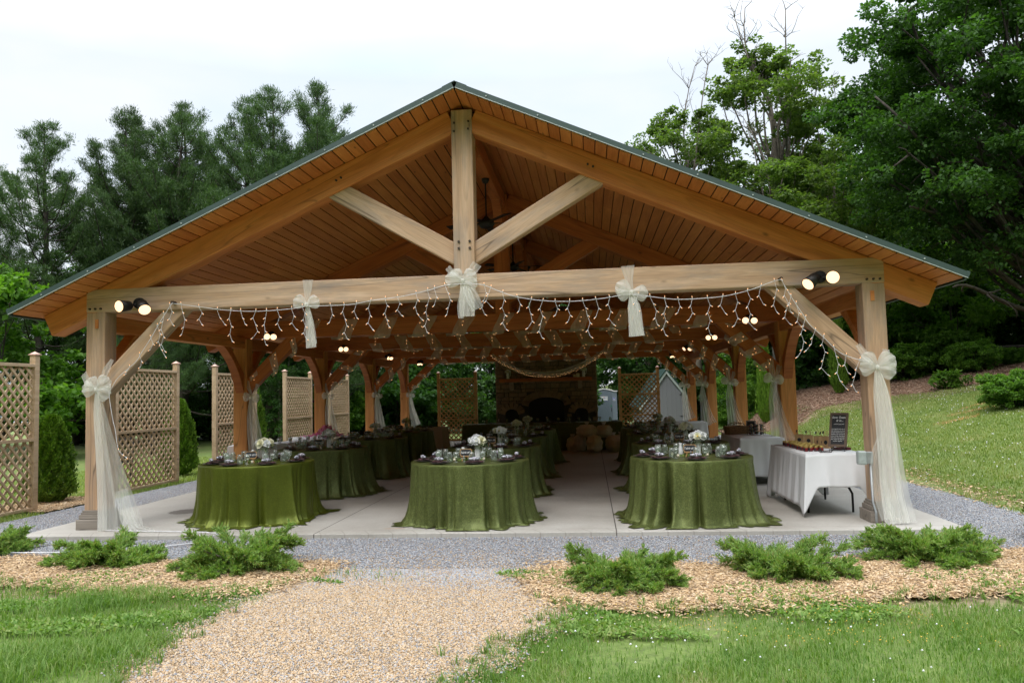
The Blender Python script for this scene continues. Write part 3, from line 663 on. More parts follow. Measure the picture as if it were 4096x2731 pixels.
# ------------------------------------------------------------------ round tables
def text_obj(txt, size, mat, parent, loc, rot, align='CENTER', shear=.25, name='lettering', space=1.0):
    cu = bpy.data.curves.new(name, 'FONT'); cu.body = txt; cu.size = size; cu.align_x = align; cu.align_y = 'CENTER'; cu.shear = shear; cu.extrude = .0006
    cu.space_line = space; cu.offset = size*.004; cu.resolution_u = 3
    o = bpy.data.objects.new(name, cu); COL.objects.link(o); bpy.context.view_layer.update()
    me = bpy.data.meshes.new_from_object(o.evaluated_get(bpy.context.evaluated_depsgraph_get())); bpy.data.objects.remove(o); bpy.data.curves.remove(cu)
    me.materials.clear(); me.materials.append(mat); o = link(name, me, parent, loc); o.rotation_euler = rot; return o
RTB, HTB = .70, .71
def cloth(seed, c, flare=.10, pool=.09, mat=None, nf=13, rot=0):
    r = random.Random(seed); rs = np.random.RandomState(seed)
    NU, NV = 288, 34
    ph = [(k, r.uniform(0, 2*PI), r.uniform(.4, 1)) for k in (nf-4, nf-2, nf, nf+3, nf+6)]
    ph2 = [(k, r.uniform(0, 2*PI), r.uniform(.3, 1)) for k in (2, 3, 4, 5)]
    ph3 = [(k, r.uniform(0, 2*PI)) for k in (37, 51, 67)]
    valleys = [(nf, r.random(), .30, 1.1), (nf-3, r.random(), .22, 1.0), (nf+4, r.random(), .25, .7)]
    V = []; 
    rr = [0, .3, .55, .66, .69]
    for i in range(NU):
        th = 2*PI*i/NU; wv = sum(a*math.sin(k*th+p) for k, p, a in ph)/2.1; w2 = sum(a*math.sin(k*th+p) for k, p, a in ph2)/2; w3 = sum(math.sin(k*th+p) for k, p in ph3)/3
        fo = sum(a*(1-abs(math.sin(.5*(k*th+p))))**2.0 for k, p, a in ph)/1.8; vl = sum(max(0, 1-abs(((th*nfv/(2*PI)+pv+.12*math.sin(2*th+pv*9)) % 1)-.5)*2/wv_)**1.5*av for nfv, pv, wv_, av in valleys); sharp = (fo-.38)*1.3-1.5*vl
        for j in range(NV+1):
            if j < 5: R = rr[j]; z = HTB+.001*w3; 
            else:
                t = (j-5)/(NV-5)
                if t < .04: R = .70+.006*t/.04; z = HTB-.012*t/.04
                elif t < .86:
                    u = (t-.04)/.82; z = (HTB-.012)*(1-u)+.006*u
                    R = .706+(flare*.5+.03*w2)*u+(flare+.05*w2)*max(0, u-.45)**2*2.2+sharp*(.058*u**.6+.03*u**3)*(1+.5*w2)+.006*math.sin(29*th+5*u+4*w2)*u*u
                    R += (pool*.5)*max(0, u-.88)/.12*(.6+.5*w2)
                else:
                    u = (t-.86)/.14; z = .006+.028*abs(math.sin(th*23+3*w2))*math.sin(PI*u)*(.6+.5*wv)+.004
                    R = .706+(flare*.5+.03*w2)+(flare+.05*w2)*.6655+sharp*.088*(1+.5*w2)+.006*math.sin(29*th+5+4*w2)+pool*.5*(.6+.5*w2)+pool*max(.25, 1+.9*w2)*u+.022*math.sin(th*31+6*w2)*u
            yv = R*math.sin(th+rot); lim = -.50-c[1]; yv = yv if yv > lim+.06 else lim+.06*math.exp((yv-lim-.06)/.06); V.append((R*math.cos(th+rot), yv, max(z, .004)))
    n1 = NV+1; F = [(i*n1+j, ((i+1) % NU)*n1+j, ((i+1) % NU)*n1+j+1, i*n1+j+1) for i in range(NU) for j in range(NV)]
    o = npmesh('tablecloth', V, F, mat or M_SATIN, None, True); o.location = (*c, 0); return o
TW = ['front row', 'second row', 'third row', 'back row']; CW = ['left', 'middle', 'right']
TPOS = [[(-2.83, .57), (-.05, .30), (2.56, .32)], [(-2.84, 3.05), (-.06, 2.74), (2.71, 2.75)], [(-2.84, 5.75), (-.06, 5.4), (2.74, 5.35)], [(-2.84, 8.3), (-.06, 7.9), (2.74, 7.8)]]
NUMS = [['12', '11', '10'], ['7', '8', '9'], ['6', '5', '4'], ['1', '2', '3']]
AW = ['near', 'near right', 'right', 'far right', 'far', 'far left', 'left', 'near left']
OFF = {(0, 0): -11, (0, 1): 13, (0, 2): 0}
# prototypes
def proto_charger():
    return MB().lathe([(0, .004), (.075, .004), (.085, .01), (.118, .016), (.12, .019), (.084, .014), (.07, .008), (0, .008)], n=28).build('charger_plate', M_CHARGER, smooth=True)
def proto_napkin():
    r = random.Random(5)
    mb = MB(); mb.grid(lambda u, v: ((u-.5)*.20+.006*math.sin(9*v), (v-.5)*.12+.008*math.sin(6*u+1), .027+.003*math.sin(u*13+v*5)+.004*math.sin(PI*v)), 20, 10)
    mb.grid(lambda u, v: ((u-.5)*.21, (v-.5)*.12, .018-.002*abs(u-.5)), 6, 6)
    return mb.build('napkin', M_NAP, smooth=True)
def proto_packet():
    t = thing('favor_packet', 'x', 'favor packet')
    r = random.Random(8); mb = MB()
    mb.lathe([(0, -.068), (.014, -.064), (.020, -.04), (.018, -.01), (.019, 0), (.018, .012), (.021, .04), (.013, .064), (0, .068)], (0, 0, .055), 9, 0, Matrix.Rotation(PI/2, 3, 'Y')); o = mb.build('wrapped_roll', M_WRAP, t, True)
    MB().lathe([(0, -.05), (.013, -.05), (.013, .05), (0, .05)], (0, 0, .053), 8, 0, Matrix.Rotation(PI/2, 3, 'Y')).build('cutlery', M_SILVER, t, True)
    mb = MB(); mb.lathe([(.0225, -.007), (.0235, 0), (.0225, .007)], (0, 0, .055), 12, 0, Matrix.Rotation(PI/2, 3, 'Y'))
    mb.grid(lambda u, v: (.035*(v-.5)*.4+.012*math.sin(u*PI), -.01-.014*math.sin(u*PI), .070+.007*math.sin(u*2*PI)), 8, 1); mb.grid(lambda u, v: (.035*(v-.5)*.4-.012*math.sin(u*PI), -.01-.014*math.sin(u*PI), .070+.007*math.sin(u*2*PI)), 8, 1)
    mb.build('ribbon', M_BOW, t, True); return t
def proto_goblet(): return MB().lathe([(0, .002), (.026, .003), (.024, .007), (.006, .014), (.005, .035), (.012, .045), (.027, .058), (.033, .08), (.031, .118), (.029, .118), (.030, .08), (.024, .06), (0, .048)], n=18).build('goblet', M_GLASS, smooth=True)
def proto_jar():
    return MB().lathe([(0, .003), (.029, .003), (.033, .012), (.033, .078), (.025, .092), (.025, .112), (.023, .112), (.023, .092), (.030, .078), (.030, .012), (0, .008)], n=18).build('mason_jar', M_GLASS, smooth=True)
def proto_candle(): return MB().lathe([(0, 0), (.015, 0), (.0155, .032), (.011, .034), (0, .031)], n=14).build('votive_candle', M_CANDLE, smooth=True)
def proto_pitcher():
    t = thing('milk_glass_pitcher', 'x', 'pitcher')
    MB().lathe([(0, .002), (.034, .002), (.036, .01), (.028, .03), (.033, .09), (.030, .125), (.037, .155), (.033, .155), (.027, .125), (.02, .1), (0, .09)], n=22).build('body', M_PORC, t, True)
    MB().tube([(.03, 0, .135), (.055, 0, .14), (.068, 0, .115), (.06, 0, .075), (.034, 0, .05)], .006, 8).build('handle', M_PORC, t, True); return t
def flower(mb, c, R, ax, r, mi=0):
    q = Vector(ax).to_track_quat('Z', 'Y').to_matrix()
    for ring, (n, rad, tilt) in enumerate([(5, .32, .25), (7, .62, .7), (9, .95, 1.15)]):
        for k in range(n):
            a = 2*PI*k/n+ring*.4+r.uniform(-.15, .15); rr = R*rad*r.uniform(.9, 1.1); w_ = R*.55
            d = Vector((math.cos(a), math.sin(a), 0)); s_ = Vector((-d.y, d.x, 0)); b = Vector((0, 0, R*.1*ring*0))
            h = R*math.cos(tilt)*.9; P = [d*R*.05, d*rr*.6+s_*w_*.6+Vector((0, 0, h*.55)), d*rr+s_*w_*.35+Vector((0, 0, h*(.9+r.uniform(-.1, .1)))), d*rr*1.02-s_*w_*.35+Vector((0, 0, h*(.9+r.uniform(-.1, .1)))), d*rr*.6-s_*w_*.6+Vector((0, 0, h*.55))]
            mb.add([Vector(c)+q @ p for p in P], [(0, 1, 2, 3, 4)], mi)
def proto_bouquet(seed, n=9, R=.048, spread=.065):
    t = thing('flower_bouquet', 'x', 'bouquet'); r = random.Random(seed)
    for k in range(n):
        a = 2*PI*k/(n-2)+r.uniform(-.2, .2); el = R_(28) if k < n-2 else R_(78)
        d = Vector((math.cos(a)*math.cos(el), math.sin(a)*math.cos(el), math.sin(el)*.8)); c = d*spread*r.uniform(.85, 1.1)+Vector((0, 0, .035))
        mb = MB(); flower(mb, c, R*r.uniform(.85, 1.15), d, r); mb.lathe([(0, 0), (R*.22, 0), (0, R*.12)], c+d*R*.3, 6, 1, d.to_track_quat('Z', 'Y').to_matrix())
        mb.build('rose', [M_PETAL if r.random() < .65 else M_IVORY, M_YEL if k % 3 == 0 else M_IVORY], t)
    mb = MB()
    for k in range(40):
        a = r.uniform(0, 2*PI); d = Vector((math.cos(a), math.sin(a), r.uniform(-.5, .5))).normalized(); c = d*spread*r.uniform(.5, 1.35)+Vector((0, 0, .02)); s_ = d.cross(Vector((0, 0, 1))).normalized()*.011
        mb.add([c, c+d*.02+s_, c+d*.045+Vector((0, 0, -.012)), c+d*.02-s_], [(0, 1, 2, 3)])
    mb.build('leaves', M_LEAFD, t); return t
def proto_vase(): return MB().lathe([(0, .002), (.026, .002), (.030, .02), (.030, .06), (.018, .10), (.014, .125), (.019, .145), (.016, .145), (.010, .12), (0, .11)], n=18).build('milk_glass_vase', M_PORC, smooth=True)
def proto_shaker():
    t = thing('salt_shaker', 'x', 'salt shaker'); MB().lathe([(0, 0), (.017, 0), (.013, .03), (.010, .055), (0, .055)], n=10).build('body', M_GLASS, t, True)
    MB().lathe([(.011, .054), (.011, .066), (.006, .074), (0, .075)], n=10).build('cap', M_SILVER, t, True); return t
def table_sign(num, loc, rz, label):
    t = thing('table_number_sign', label, 'table sign', loc, rz, 'chalkboard table numbers')
    b, h, k = .072, .043, .014; c = .098; rot = Matrix.Rotation(-.16, 3, 'X')
    def plate(b, h, k, y0, y1, m, nm):
        mb = MB(); poly = [(-b+k, -h), (b-k, -h), (b, -h+k), (b, h-k), (b-k, h), (-b+k, h), (-b, h-k), (-b, -h+k)]; mb.prism(poly, 'y', y0, y1); mb.v = [tuple(rot @ Vector(v)+Vector((0, 0, c))) for v in mb.v]; return mb.build(nm, m, t)
    plate(b, h, k, 0, .006, M_FRAME, 'frame'); bd = plate(b-.007, h-.007, k, -.003, .001, M_CHALK, 'board')
    text_obj('Table #'+num, .034, M_CHALKW, bd, (0, -.0045, c), (PI/2-.16, 0, 0), name='lettering')
    mb = MB(); mb.box((0, -.006, .052), (.13, .022, .008)); mb.box((0, .008, .046), (.13, .006, .02))
    for s in (-1, 1): mb.beam((s*.028, -.008, .05), (s*.046, -.02, 0), .008, .012)
    mb.beam((0, .01, .06), (0, .06, 0), .008, .012); mb.build('easel', M_FRAME, t); return t
P_CH, P_NP, P_PK, P_GB, P_JR, P_CD, P_PI, P_VA, P_SH = proto_charger(), proto_napkin(), proto_packet(), proto_goblet(), proto_jar(), proto_candle(), proto_pitcher(), proto_vase(), proto_shaker()
P_BQ = [proto_bouquet(k) for k in (1, 2, 3)]
FIRST = {}
def put(proto, loc, rz, label, cat, group, scale=None):
    if proto.name not in FIRST:
        FIRST[proto.name] = 1; o = proto; o.location = loc; o.rotation_euler = (0, 0, rz)
        if scale: o.scale = (scale,)*3
    else: o = dup(proto, loc, rz, scale=scale or 1)
    return tag(o, label, cat, group)
def moss(c, seed):
    r = random.Random(seed); mb = MB()
    for k in range(150):
        a = r.uniform(0, 2*PI); rr = r.uniform(.02, .24); p = Vector((c[0]+rr*math.cos(a), c[1]+rr*math.sin(a)*.7, HTB+.004)); d = Vector((r.uniform(-1, 1), r.uniform(-1, 1), r.uniform(.1, .9))).normalized()*r.uniform(.015, .035); s_ = d.cross(Vector((0, 0, 1))).normalized()*.005
        mb.add([p-s_, p+s_, p+d+s_*.6, p+d-s_*.6], [(0, 1, 2, 3)])
    return mb.build('moss_garland', L_JUN, recalc=False)
for ri in range(4):
    for ci in range(3):
        c = TPOS[ri][ci]; T = '%s %s green table' % (TW[ri], CW[ci]); r = random.Random(ri*10+ci)
        cl = cloth(ri*7+ci+3, c, flare=[.05, .06, .07][ci] if ri == 0 else r.uniform(.08, .14), pool=r.uniform(.06, .10), mat=M_SATIN2 if (ri, ci) == (0, 0) else M_SATIN, nf=[8, 9, 10][ci], rot=[0, .4, 0][ci])
        tag(cl, '%s satin cloth on the %s round table, dressed to the floor' % ('bright moss green' if (ri, ci) == (0, 0) else 'crinkled olive green', TW[ri]+' '+CW[ci]), 'tablecloth', 'green satin tablecloths')
        off = OFF.get((ri, ci), r.uniform(-20, 20)); z = HTB+.002
        for k in range(8):
            a = R_(-90+off+45*k); ca, sa = math.cos(a), math.sin(a); W_ = AW[k]+' of the '+T
            jx, jy = r.uniform(-.012, .012), r.uniform(-.012, .012)
            px, py = c[0]+.545*ca+jx, c[1]+.545*sa+jy
            put(P_CH, (px, py, z), 0, 'pewter charger plate at the '+W_, 'charger plate', 'pewter charger plates')
            put(P_NP, (px, py, z), a+PI/2+r.uniform(-.3, .3), 'folded plum napkin at the '+W_, 'napkin', 'plum napkins')
            put(P_PK, (px+.012*ca, py+.012*sa, z), a+PI/2+r.uniform(-.5, .5), 'ribboned clear cutlery packet at the '+W_, 'favor packet', 'wrapped cutlery packets')
            b = a+R_(r.uniform(13, 19)); put(P_GB, (c[0]+.40*math.cos(b), c[1]+.40*math.sin(b), z), 0, 'stemmed glass goblet at the '+W_, 'goblet', 'glass goblets', r.uniform(1.0, 1.1))
            b = a+R_(r.uniform(-2, 6)); put(P_JR, (c[0]+.37*math.cos(b), c[1]+.37*math.sin(b), z), 0, 'clear glass mason jar at the '+W_, 'mason jar', 'glass mason jars', r.uniform(1.04, 1.12))
        sx = .06 if ci == 2 else -.02
        put(P_PI, (c[0]+.09, c[1]+.02, z), [2.4, -.3, 2.9][ci] if ri == 0 else r.uniform(0, 6), 'white milk glass pitcher holding flowers on the '+T, 'pitcher', 'white milk glass pitchers', 1.15)
        put(P_BQ[(ri+ci) % 3], (c[0]+.09, c[1]+.02, z+.155), r.uniform(0, 6), 'white rose bouquet in the pitcher on the '+T, 'bouquet', 'white rose bouquets', 1.2)
        put(P_VA, (c[0]-.10, c[1]+.10, z), 0, 'slim white milk glass vase on the '+T, 'vase', 'milk glass vases')
        table_sign(NUMS[ri][ci], (c[0]+(-.01 if ci < 2 else .0)-.02, c[1]-.12, z), [.1, .0, -.1][ci], 'framed chalkboard reading Table #%s on the %s' % (NUMS[ri][ci], T))
        put(P_SH, (c[0]-.03, c[1]-.27, z), 0, 'glass salt shaker with metal cap on the '+T, 'salt shaker', 'salt shakers')
        for k, (dx, dy) in enumerate([(-.16, -.16), (.04, -.24), (.18, -.1), (-.2, .1)]):
            put(P_CD, (c[0]+dx, c[1]+dy, z), 0, 'ivory votive candle, %s of four on the %s' % (['front left one', 'front middle one', 'right one', 'rear left one'][k], T), 'candle', 'ivory votive candles')
        tag(moss((c[0], c[1]), ri*5+ci), 'green moss garland around the pitcher on the '+T, 'moss garland', 'moss garlands')

# ------------------------------------------------------------------ rectangular tables
def rcloth(name, x0, x1, y0, y1, drops, mat, seed, amp=.012, corner=.0, loc=(0, 0, 0), rz=0, flare=.06):
    """drops = hem heights on sides (front y0, right x1, back y1, left x0)"""
    r = random.Random(seed); w_, d_ = x1-x0, y1-y0; cx_, cy_ = (x0+x1)/2, (y0+y1)/2; per = 2*(w_+d_)
    rad = .03; pts = []
    def side(i): return drops[i]
    n = int(per/.022); V = []; NV = 16; rows = []
    for i in range(n):
        s = per*i/n
        if s < w_: p = (x0+s, y0); nr = (0, -1); e = min(s, w_-s); dr = side(0); adj = side(3) if s < w_/2 else side(1); e2 = e
        elif s < w_+d_: u = s-w_; p = (x1, y0+u); nr = (1, 0); e = min(u, d_-u); dr = side(1); adj = side(0) if u < d_/2 else side(2)
        elif s < 2*w_+d_: u = s-w_-d_; p = (x1-u, y1); nr = (0, 1); e = min(u, w_-u); dr = side(2); adj = side(1) if u < w_/2 else side(3)
        else: u = s-2*w_-d_; p = (x0, y1-u); nr = (-1, 0); e = min(u, d_-u); dr = side(3); adj = side(2) if u < d_/2 else side(0)
        cf = sm(1-e/.10)   # corner factor
        wv = math.sin(s*23+seed)+.6*math.sin(s*41+2*seed)+.4*math.sin(s*11)
        # a cloth corner hangs lower and flares outwards
        ddx = (p[0]-cx_)/(w_/2); ddy = (p[1]-cy_)/(d_/2)
        dg = Vector((ddx, ddy)).normalized()
        low = max(.01, dr-corner*cf)
        rows.append((p, nr, cf, wv, low, dg))
    V = []
    for p, nr, cf, wv, low, dg in rows:
        V.append((p[0]*.98+cx_*.02, p[1]*.98+cy_*.02, HTB+.002))
        for j in range(NV):
            t = j/(NV-1); z = HTB*(1-t)+low*t; o = flare*t*(1-cf)+amp*wv*t**.7*(1-.5*cf)+.004
            out = Vector(nr)*o*(1-cf)+dg*cf*(.02+.05*t*(corner > 0)+flare*t)
            V.append((p[0]+out.x, p[1]+out.y, z+.004*wv*t*(low > .05)))
    k = NV+1; m = len(rows); F = [(i*k+j, ((i+1) % m)*k+j, ((i+1) % m)*k+j+1, i*k+j+1) for i in range(m) for j in range(k-1)]
    mb = MB(); mb.add(V, F); mb.add([(x0*.98+cx_*.02, y0*.98+cy_*.02, HTB+.002), (x1*.98+cx_*.02, y0*.98+cy_*.02, HTB+.002), (x1*.98+cx_*.02, y1*.98+cy_*.02, HTB+.002), (x0*.98+cx_*.02, y1*.98+cy_*.02, HTB+.002)], [(0, 1, 2, 3)])
    mb.v = [(a-loc[0], b-loc[1], z) for a, b, z in mb.v]
    o = mb.build(name, mat, smooth=True); o.location = loc; o.rotation_euler = (0, 0, rz)
    s_ = o.modifiers.new('thickness', 'SOLIDIFY'); s_.thickness = .002
    return o
def ftable(x0, x1, y0, y1, label, rz=0):
    t = thing('folding_table', label, 'folding table', ((x0+x1)/2, (y0+y1)/2, 0), rz); w_, d_ = x1-x0, y1-y0
    MB().box((0, 0, HTB-.02), (w_-.02, d_-.02, .035)).build('tabletop', M_PORC, t)
    ln = d_ > w_
    for s in (-1, 1):
        for q in (-1, 1):
            a, b = (q*(w_/2-.06), s*(d_/2-.3)) if ln else (s*(w_/2-.3), q*(d_/2-.06))
            a2, b2 = (q*(w_/2-.16), s*(d_/2-.3)) if ln else (s*(w_/2-.3), q*(d_/2-.16))
            MB().tube([(a2, b2, HTB-.04), (a2, b2, .40), ((a+a2)/2, (b+b2)/2, .32), (a, b, .22), (a, b, .005)], .014, 8).build('leg', M_BLACK, t, True)
        c0 = ((w_/2-.16, s*(d_/2-.3), .41), (-(w_/2-.16), s*(d_/2-.3), .41)) if ln else ((s*(w_/2-.3), d_/2-.16, .41), (s*(w_/2-.3), -(d_/2-.16), .41))
        MB().tube(c0, .012, 8).build('crossbar', M_BLACK, t)
    return t
# favour table at the front right
ftable(3.87, 4.50, .26, 1.95, 'white folding table with black bent legs under the jam jar cloth')
o = rcloth('tablecloth', 3.86, 4.51, .25, 1.96, (.34, .3, .14, .10), M_LINEN, 3, .012, .30); tag(o, 'white linen cloth with hanging corner on the jam jar favour table at front right', 'tablecloth', 'plain linen tablecloths')
ftable(3.72, 4.34, 3.4, 5.05, 'white folding table under the cloth with picnic basket and wine rack')
o = rcloth('tablecloth', 3.71, 4.35, 3.38, 5.07, (.13, .15, .14, .12), M_LINEN, 5, .014, .05); tag(o, 'white linen cloth on the table with picnic basket and wine rack', 'tablecloth', 'plain linen tablecloths')
o = rcloth('tablecloth', 2.62, 4.15, 9.9, 10.6, (.10, .12, .1, .1), M_LINEN, 7, .014); tag(o, 'white linen cloth on the table in front of the grey shed, right rear', 'tablecloth', 'plain linen tablecloths')
o = rcloth('tablecloth', -3.95, -2.25, 9.9, 10.65, (.03, .03, .03, .03), M_BEIGE, 9, .01, 0, flare=.1); tag(o, 'beige floor-length cloth on the buffet table at the left rear', 'tablecloth', 'plain linen tablecloths')
o = rcloth('tablecloth', -1.93, 2.2, 11.2, 11.95, (.02, .02, .02, .02), M_SATIN, 11, .02, 0, flare=.07); tag(o, 'dark green floor-length cloth on the long head table before the fireplace', 'tablecloth')
# serpentine drinks table
def serp(name, drop0, mat, label):
    mb = MB(); a_, b_ = 1.75, 1.05; cx_, cy_ = -5.25, 5.6
    pts = []
    for i in range(19):
        th = R_(-75+i*7.6); pts.append((cx_+1.55*math.cos(th), cy_+1.75*math.sin(th)))
    inn = [(cx_+.95*math.cos(R_(-75+i*7.6)), cy_+1.15*math.sin(R_(-75+i*7.6))) for i in range(19)][::-1]
    ring = pts+inn; n = len(ring); top = [(x, y, HTB+.003) for x, y in ring]; 
    mb.add(top, [(i, i+1, n-2-i, n-1-i) for i in range(18)])
    ccx = sum(p[0] for p in ring)/n; ccy = sum(p[1] for p in ring)/n
    V = []; seg = 6; R2 = []
    for i in range(n):
        a = Vector(ring[i]); b = Vector(ring[(i+1) % n]); nr = (b-a); nr = Vector((nr.y, -nr.x)).normalized()
        for j in range(seg): R2.append((a.lerp(b, j/seg), nr))
    m = len(R2)
    for i, (p, nr) in enumerate(R2):
        for j in range(7):
            t = j/6; o_ = .001+.05*t+.016*math.sin(i*.9)*t; V.append((p.x+nr.x*o_, p.y+nr.y*o_, (HTB+.003)*(1-t)+.02*t))
    mb.add(V, [(i*7+j, ((i+1) % m)*7+j, ((i+1) % m)*7+j+1, i*7+j+1) for i in range(m) for j in range(6)])
    return tag(mb.build(name, mat, smooth=False), label, 'tablecloth', 'plain linen tablecloths')
serp('tablecloth', 0, M_LINEN, 'white cloth on the curved drinks table behind the front left green table')
cup = MB().lathe([(0, .002), (.028, .002), (.036, .085), (.034, .085), (.027, .006), (0, .006)], n=14); cup.box((0, -.033, .045), (.016, .004, .03), 1)
cup = cup.build('paper_cup', [M_PORC, M_BLACK], smooth=True)
for i in range(11):
    th = R_(-58+i*8.5); o = cup if i == 0 else dup(cup)
    o.location = (-5.25+1.42*math.cos(th), 5.6+1.6*math.sin(th), HTB+.004)
    tag(o, 'white paper cup on the curved table, number %s from the near end' % ['one', 'two', 'three', 'four', 'five', 'six', 'seven', 'eight', 'nine', 'ten', 'eleven'][i], 'paper cup', 'paper cups on the curved table')
# pink feathers
r = random.Random(4); mb = MB()
for k in range(900):
    a = r.uniform(0, 2*PI); rr = abs(r.gauss(0, .16)); p = Vector((rr*math.cos(a), rr*math.sin(a)*.7, max(0, .13*math.exp(-rr*rr/.02)*r.random()+.01))); d = Vector((r.gauss(0, 1), r.gauss(0, 1), abs(r.gauss(0, .8)))).normalized()*r.uniform(.03, .06); s_ = d.cross(Vector((r.random(), r.random(), 1))).normalized()*.014
    mb.add([p, p+d*.5+s_, p+d, p+d*.5-s_], [(0, 1, 2, 3)])
M_PINKI = islmat('pink_plume', [(.85, .12, .38), (.88, .3, .52), (.85, .5, .62), (.9, .2, .5)], .8)
o = mb.build('feather_pile', M_PINKI, recalc=False); o.scale = (1.3, 1.3, 1.6); o.location = (-3.86, 6.1, HTB+.01); tag(o, 'fluffy bright pink feather pile on the far end of the curved white table', 'feathers')
# long white tray under it
# head table glasses
for i in range(14):
    x = -1.6+i*.27; nm = ['first', 'second', 'third', 'fourth', 'fifth', 'sixth', 'seventh'][i//2]
    if i % 2 == 0: put(P_GB, (x, 11.42, HTB+.004), 0, '%s glass goblet from the left end of the head table' % nm, 'goblet', 'glass goblets', 1.1)
    else: put(P_JR, (x, 11.42, HTB+.004), 0, '%s clear mason jar from the left end of the head table' % nm, 'mason jar', 'glass mason jars', 1.1)
    if i % 2: put(P_CH, (x+.12, 11.6, HTB+.003), 0, '%s pewter charger plate from the left end of the head table' % nm, 'charger plate', 'pewter charger plates'); put(P_NP, (x+.12, 11.6, HTB+.003), .1*i, '%s plum napkin from the left end of the head table' % nm, 'napkin', 'plum napkins')
# beige buffet: dark tray with greens, dark folded cloth
tr = thing('serving_tray', 'dark serving tray with green leaves on the beige buffet table', 'tray', (-2.75, 10.2, HTB+.004)); MB().box((0, 0, .012), (.45, .28, .02)).build('tray', M_BLACK, tr, bevel=.005)
mb = MB(); r = random.Random(2)
for k in range(60):
    p = Vector((r.uniform(-.2, .2), r.uniform(-.12, .12), .022)); d = Vector((r.uniform(-1, 1), r.uniform(-1, 1), r.uniform(.1, .8))).normalized()*.06; s_ = d.cross(Vector((0, 0, 1))).normalized()*.016; mb.add([p, p+d*.5+s_, p+d, p+d*.5-s_], [(0, 1, 2, 3)])
mb.build('greens', M_LEAFD, tr, recalc=False)
mb = MB(); mb.grid(lambda u, v: ((u-.5)*.5, (v-.5)*.3, .03+.05*math.sin(PI*u)*math.sin(PI*v)+.012*math.sin(u*19+v*7)), 16, 10); mb.grid(lambda u, v: ((u-.5)*.5, (v-.5)*.3, .002), 2, 2)
o = mb.build('folded_cloth', M_BLACK, smooth=True); o.location = (-3.55, 10.2, HTB+.004); tag(o, 'crumpled black cloth on the left end of the beige buffet table', 'cloth')
# items on favour table
def jamjar():
    t = thing('jam_jar', 'x', 'jam jar'); MB().lathe([(0, .001), (.018, .001), (.021, .006), (.021, .034), (.018, .040), (0, .040)], n=12).build('glass_body', M_JAM, t, True)
    MB().lathe([(.0195, .037), (.0205, .039), (.0205, .050), (.017, .053), (0, .053)], n=12).build('lid', M_GOLD, t, True)
    MB().box((-.016, -.018, .022), (.014, .002, .024), 0, Matrix.Rotation(-.7, 3, 'Z')).build('name_tag', M_CHALK, t); return t
jj = jamjar(); r = random.Random(9); k = 0
rown = ['first', 'second', 'third', 'fourth', 'fifth', 'sixth', 'seventh', 'eighth', 'ninth', 'tenth', 'eleventh', 'twelfth', 'thirteenth', 'fourteenth']
for i in range(13):
    for j in range(4):
        y = .62+i*.088+r.uniform(-.01, .01); x = 3.955+j*.062+r.uniform(-.008, .008)+.01*(i % 2)
        if i > 8 and j == 3: continue
        o = jj if k == 0 else dup(jj); o.scale = (1.2,)*3; o.location = (x, y, HTB+.004); o.rotation_euler = (0, 0, r.uniform(-.3, .3)); k += 1
        tag(o, 'red jam jar with gold lid, %s row from the front, %s' % (rown[i], ['aisle side', 'second from aisle', 'third from aisle', 'lawn side'][j]), 'jam jar', 'red jam jars with gold lids')
M_TAGW = M_CHALK
bagl = ['farthest left', 'second', 'third', 'fourth', 'largest frontmost']
bg = None
for i, (x, y) in enumerate([(4.20, 1.85), (4.26, 1.62), (4.31, 1.36), (4.33, 1.25), (4.35, 1.12)]):
    if bg is None:
        bg = thing('gift_bag', 'x', 'gift bag'); mb = MB(); a, b, h = .055, .035, .135
        mb.add([(-a, -b, 0), (a, -b, 0), (a, b, 0), (-a, b, 0), (-a*1.02, -b*.6, h), (a*1.02, -b*.6, h), (a*1.02, b*.6, h), (-a*1.02, b*.6, h)], [(0, 1, 2, 3), (0, 1, 5, 4), (1, 2, 6, 5), (2, 3, 7, 6), (3, 0, 4, 7)]); mb.build('paper_body', M_KRAFT, bg)
        MB().lathe([(0, 0), (.024, 0), (.024, .002), (0, .002)], (-.0, -b*.80-.001, .065), 16, 0, Matrix.Rotation(PI/2-.09, 3, 'X')).build('round_label', M_CHALK, bg)
        for s in (-1, 1): MB().tube([(-.025, s*b*.6, h-.01), (-.022, s*b*.6, h+.045), (0, s*b*.6, h+.062), (.022, s*b*.6, h+.045), (.025, s*b*.6, h-.01)], .0022, 5).build('handle', M_KRAFT, bg)
        MB().box((-.028, -.03, h+.045), (.016, .003, .035), 0, Matrix.Rotation(.25, 3, 'Y')).build('name_tag', M_CHALK, bg); o = bg
    else: o = dup(bg)
    o.location = (x, y, HTB+.004); o.rotation_euler = (0, 0, R_([-18, -20, -14, -8, -55][i])); s_ = 1.08 if i == 4 else 1; o.scale = (s_,)*3
    tag(o, '%s kraft paper gift bag with black round label behind the jam jars' % bagl[i], 'gift bag', 'kraft gift bags')
bd = thing('chalkboard_sign', 'tall framed chalkboard reading How Sweet it is on the favour table', 'sign', (4.34, .62, HTB+.03), R_(-38))
tl = Matrix.Rotation(-.30, 3, 'X'); W2, H2 = .105, .205
def slab_(b, h, y0, y1, m, nm, par, c=(0, 0, .225)):
    mb = MB(); mb.box((0, (y0+y1)/2, 0), (2*b, y1-y0, 2*h)); mb.v = [tuple(tl @ Vector(v)+Vector(c)) for v in mb.v]; return mb.build(nm, m, par)
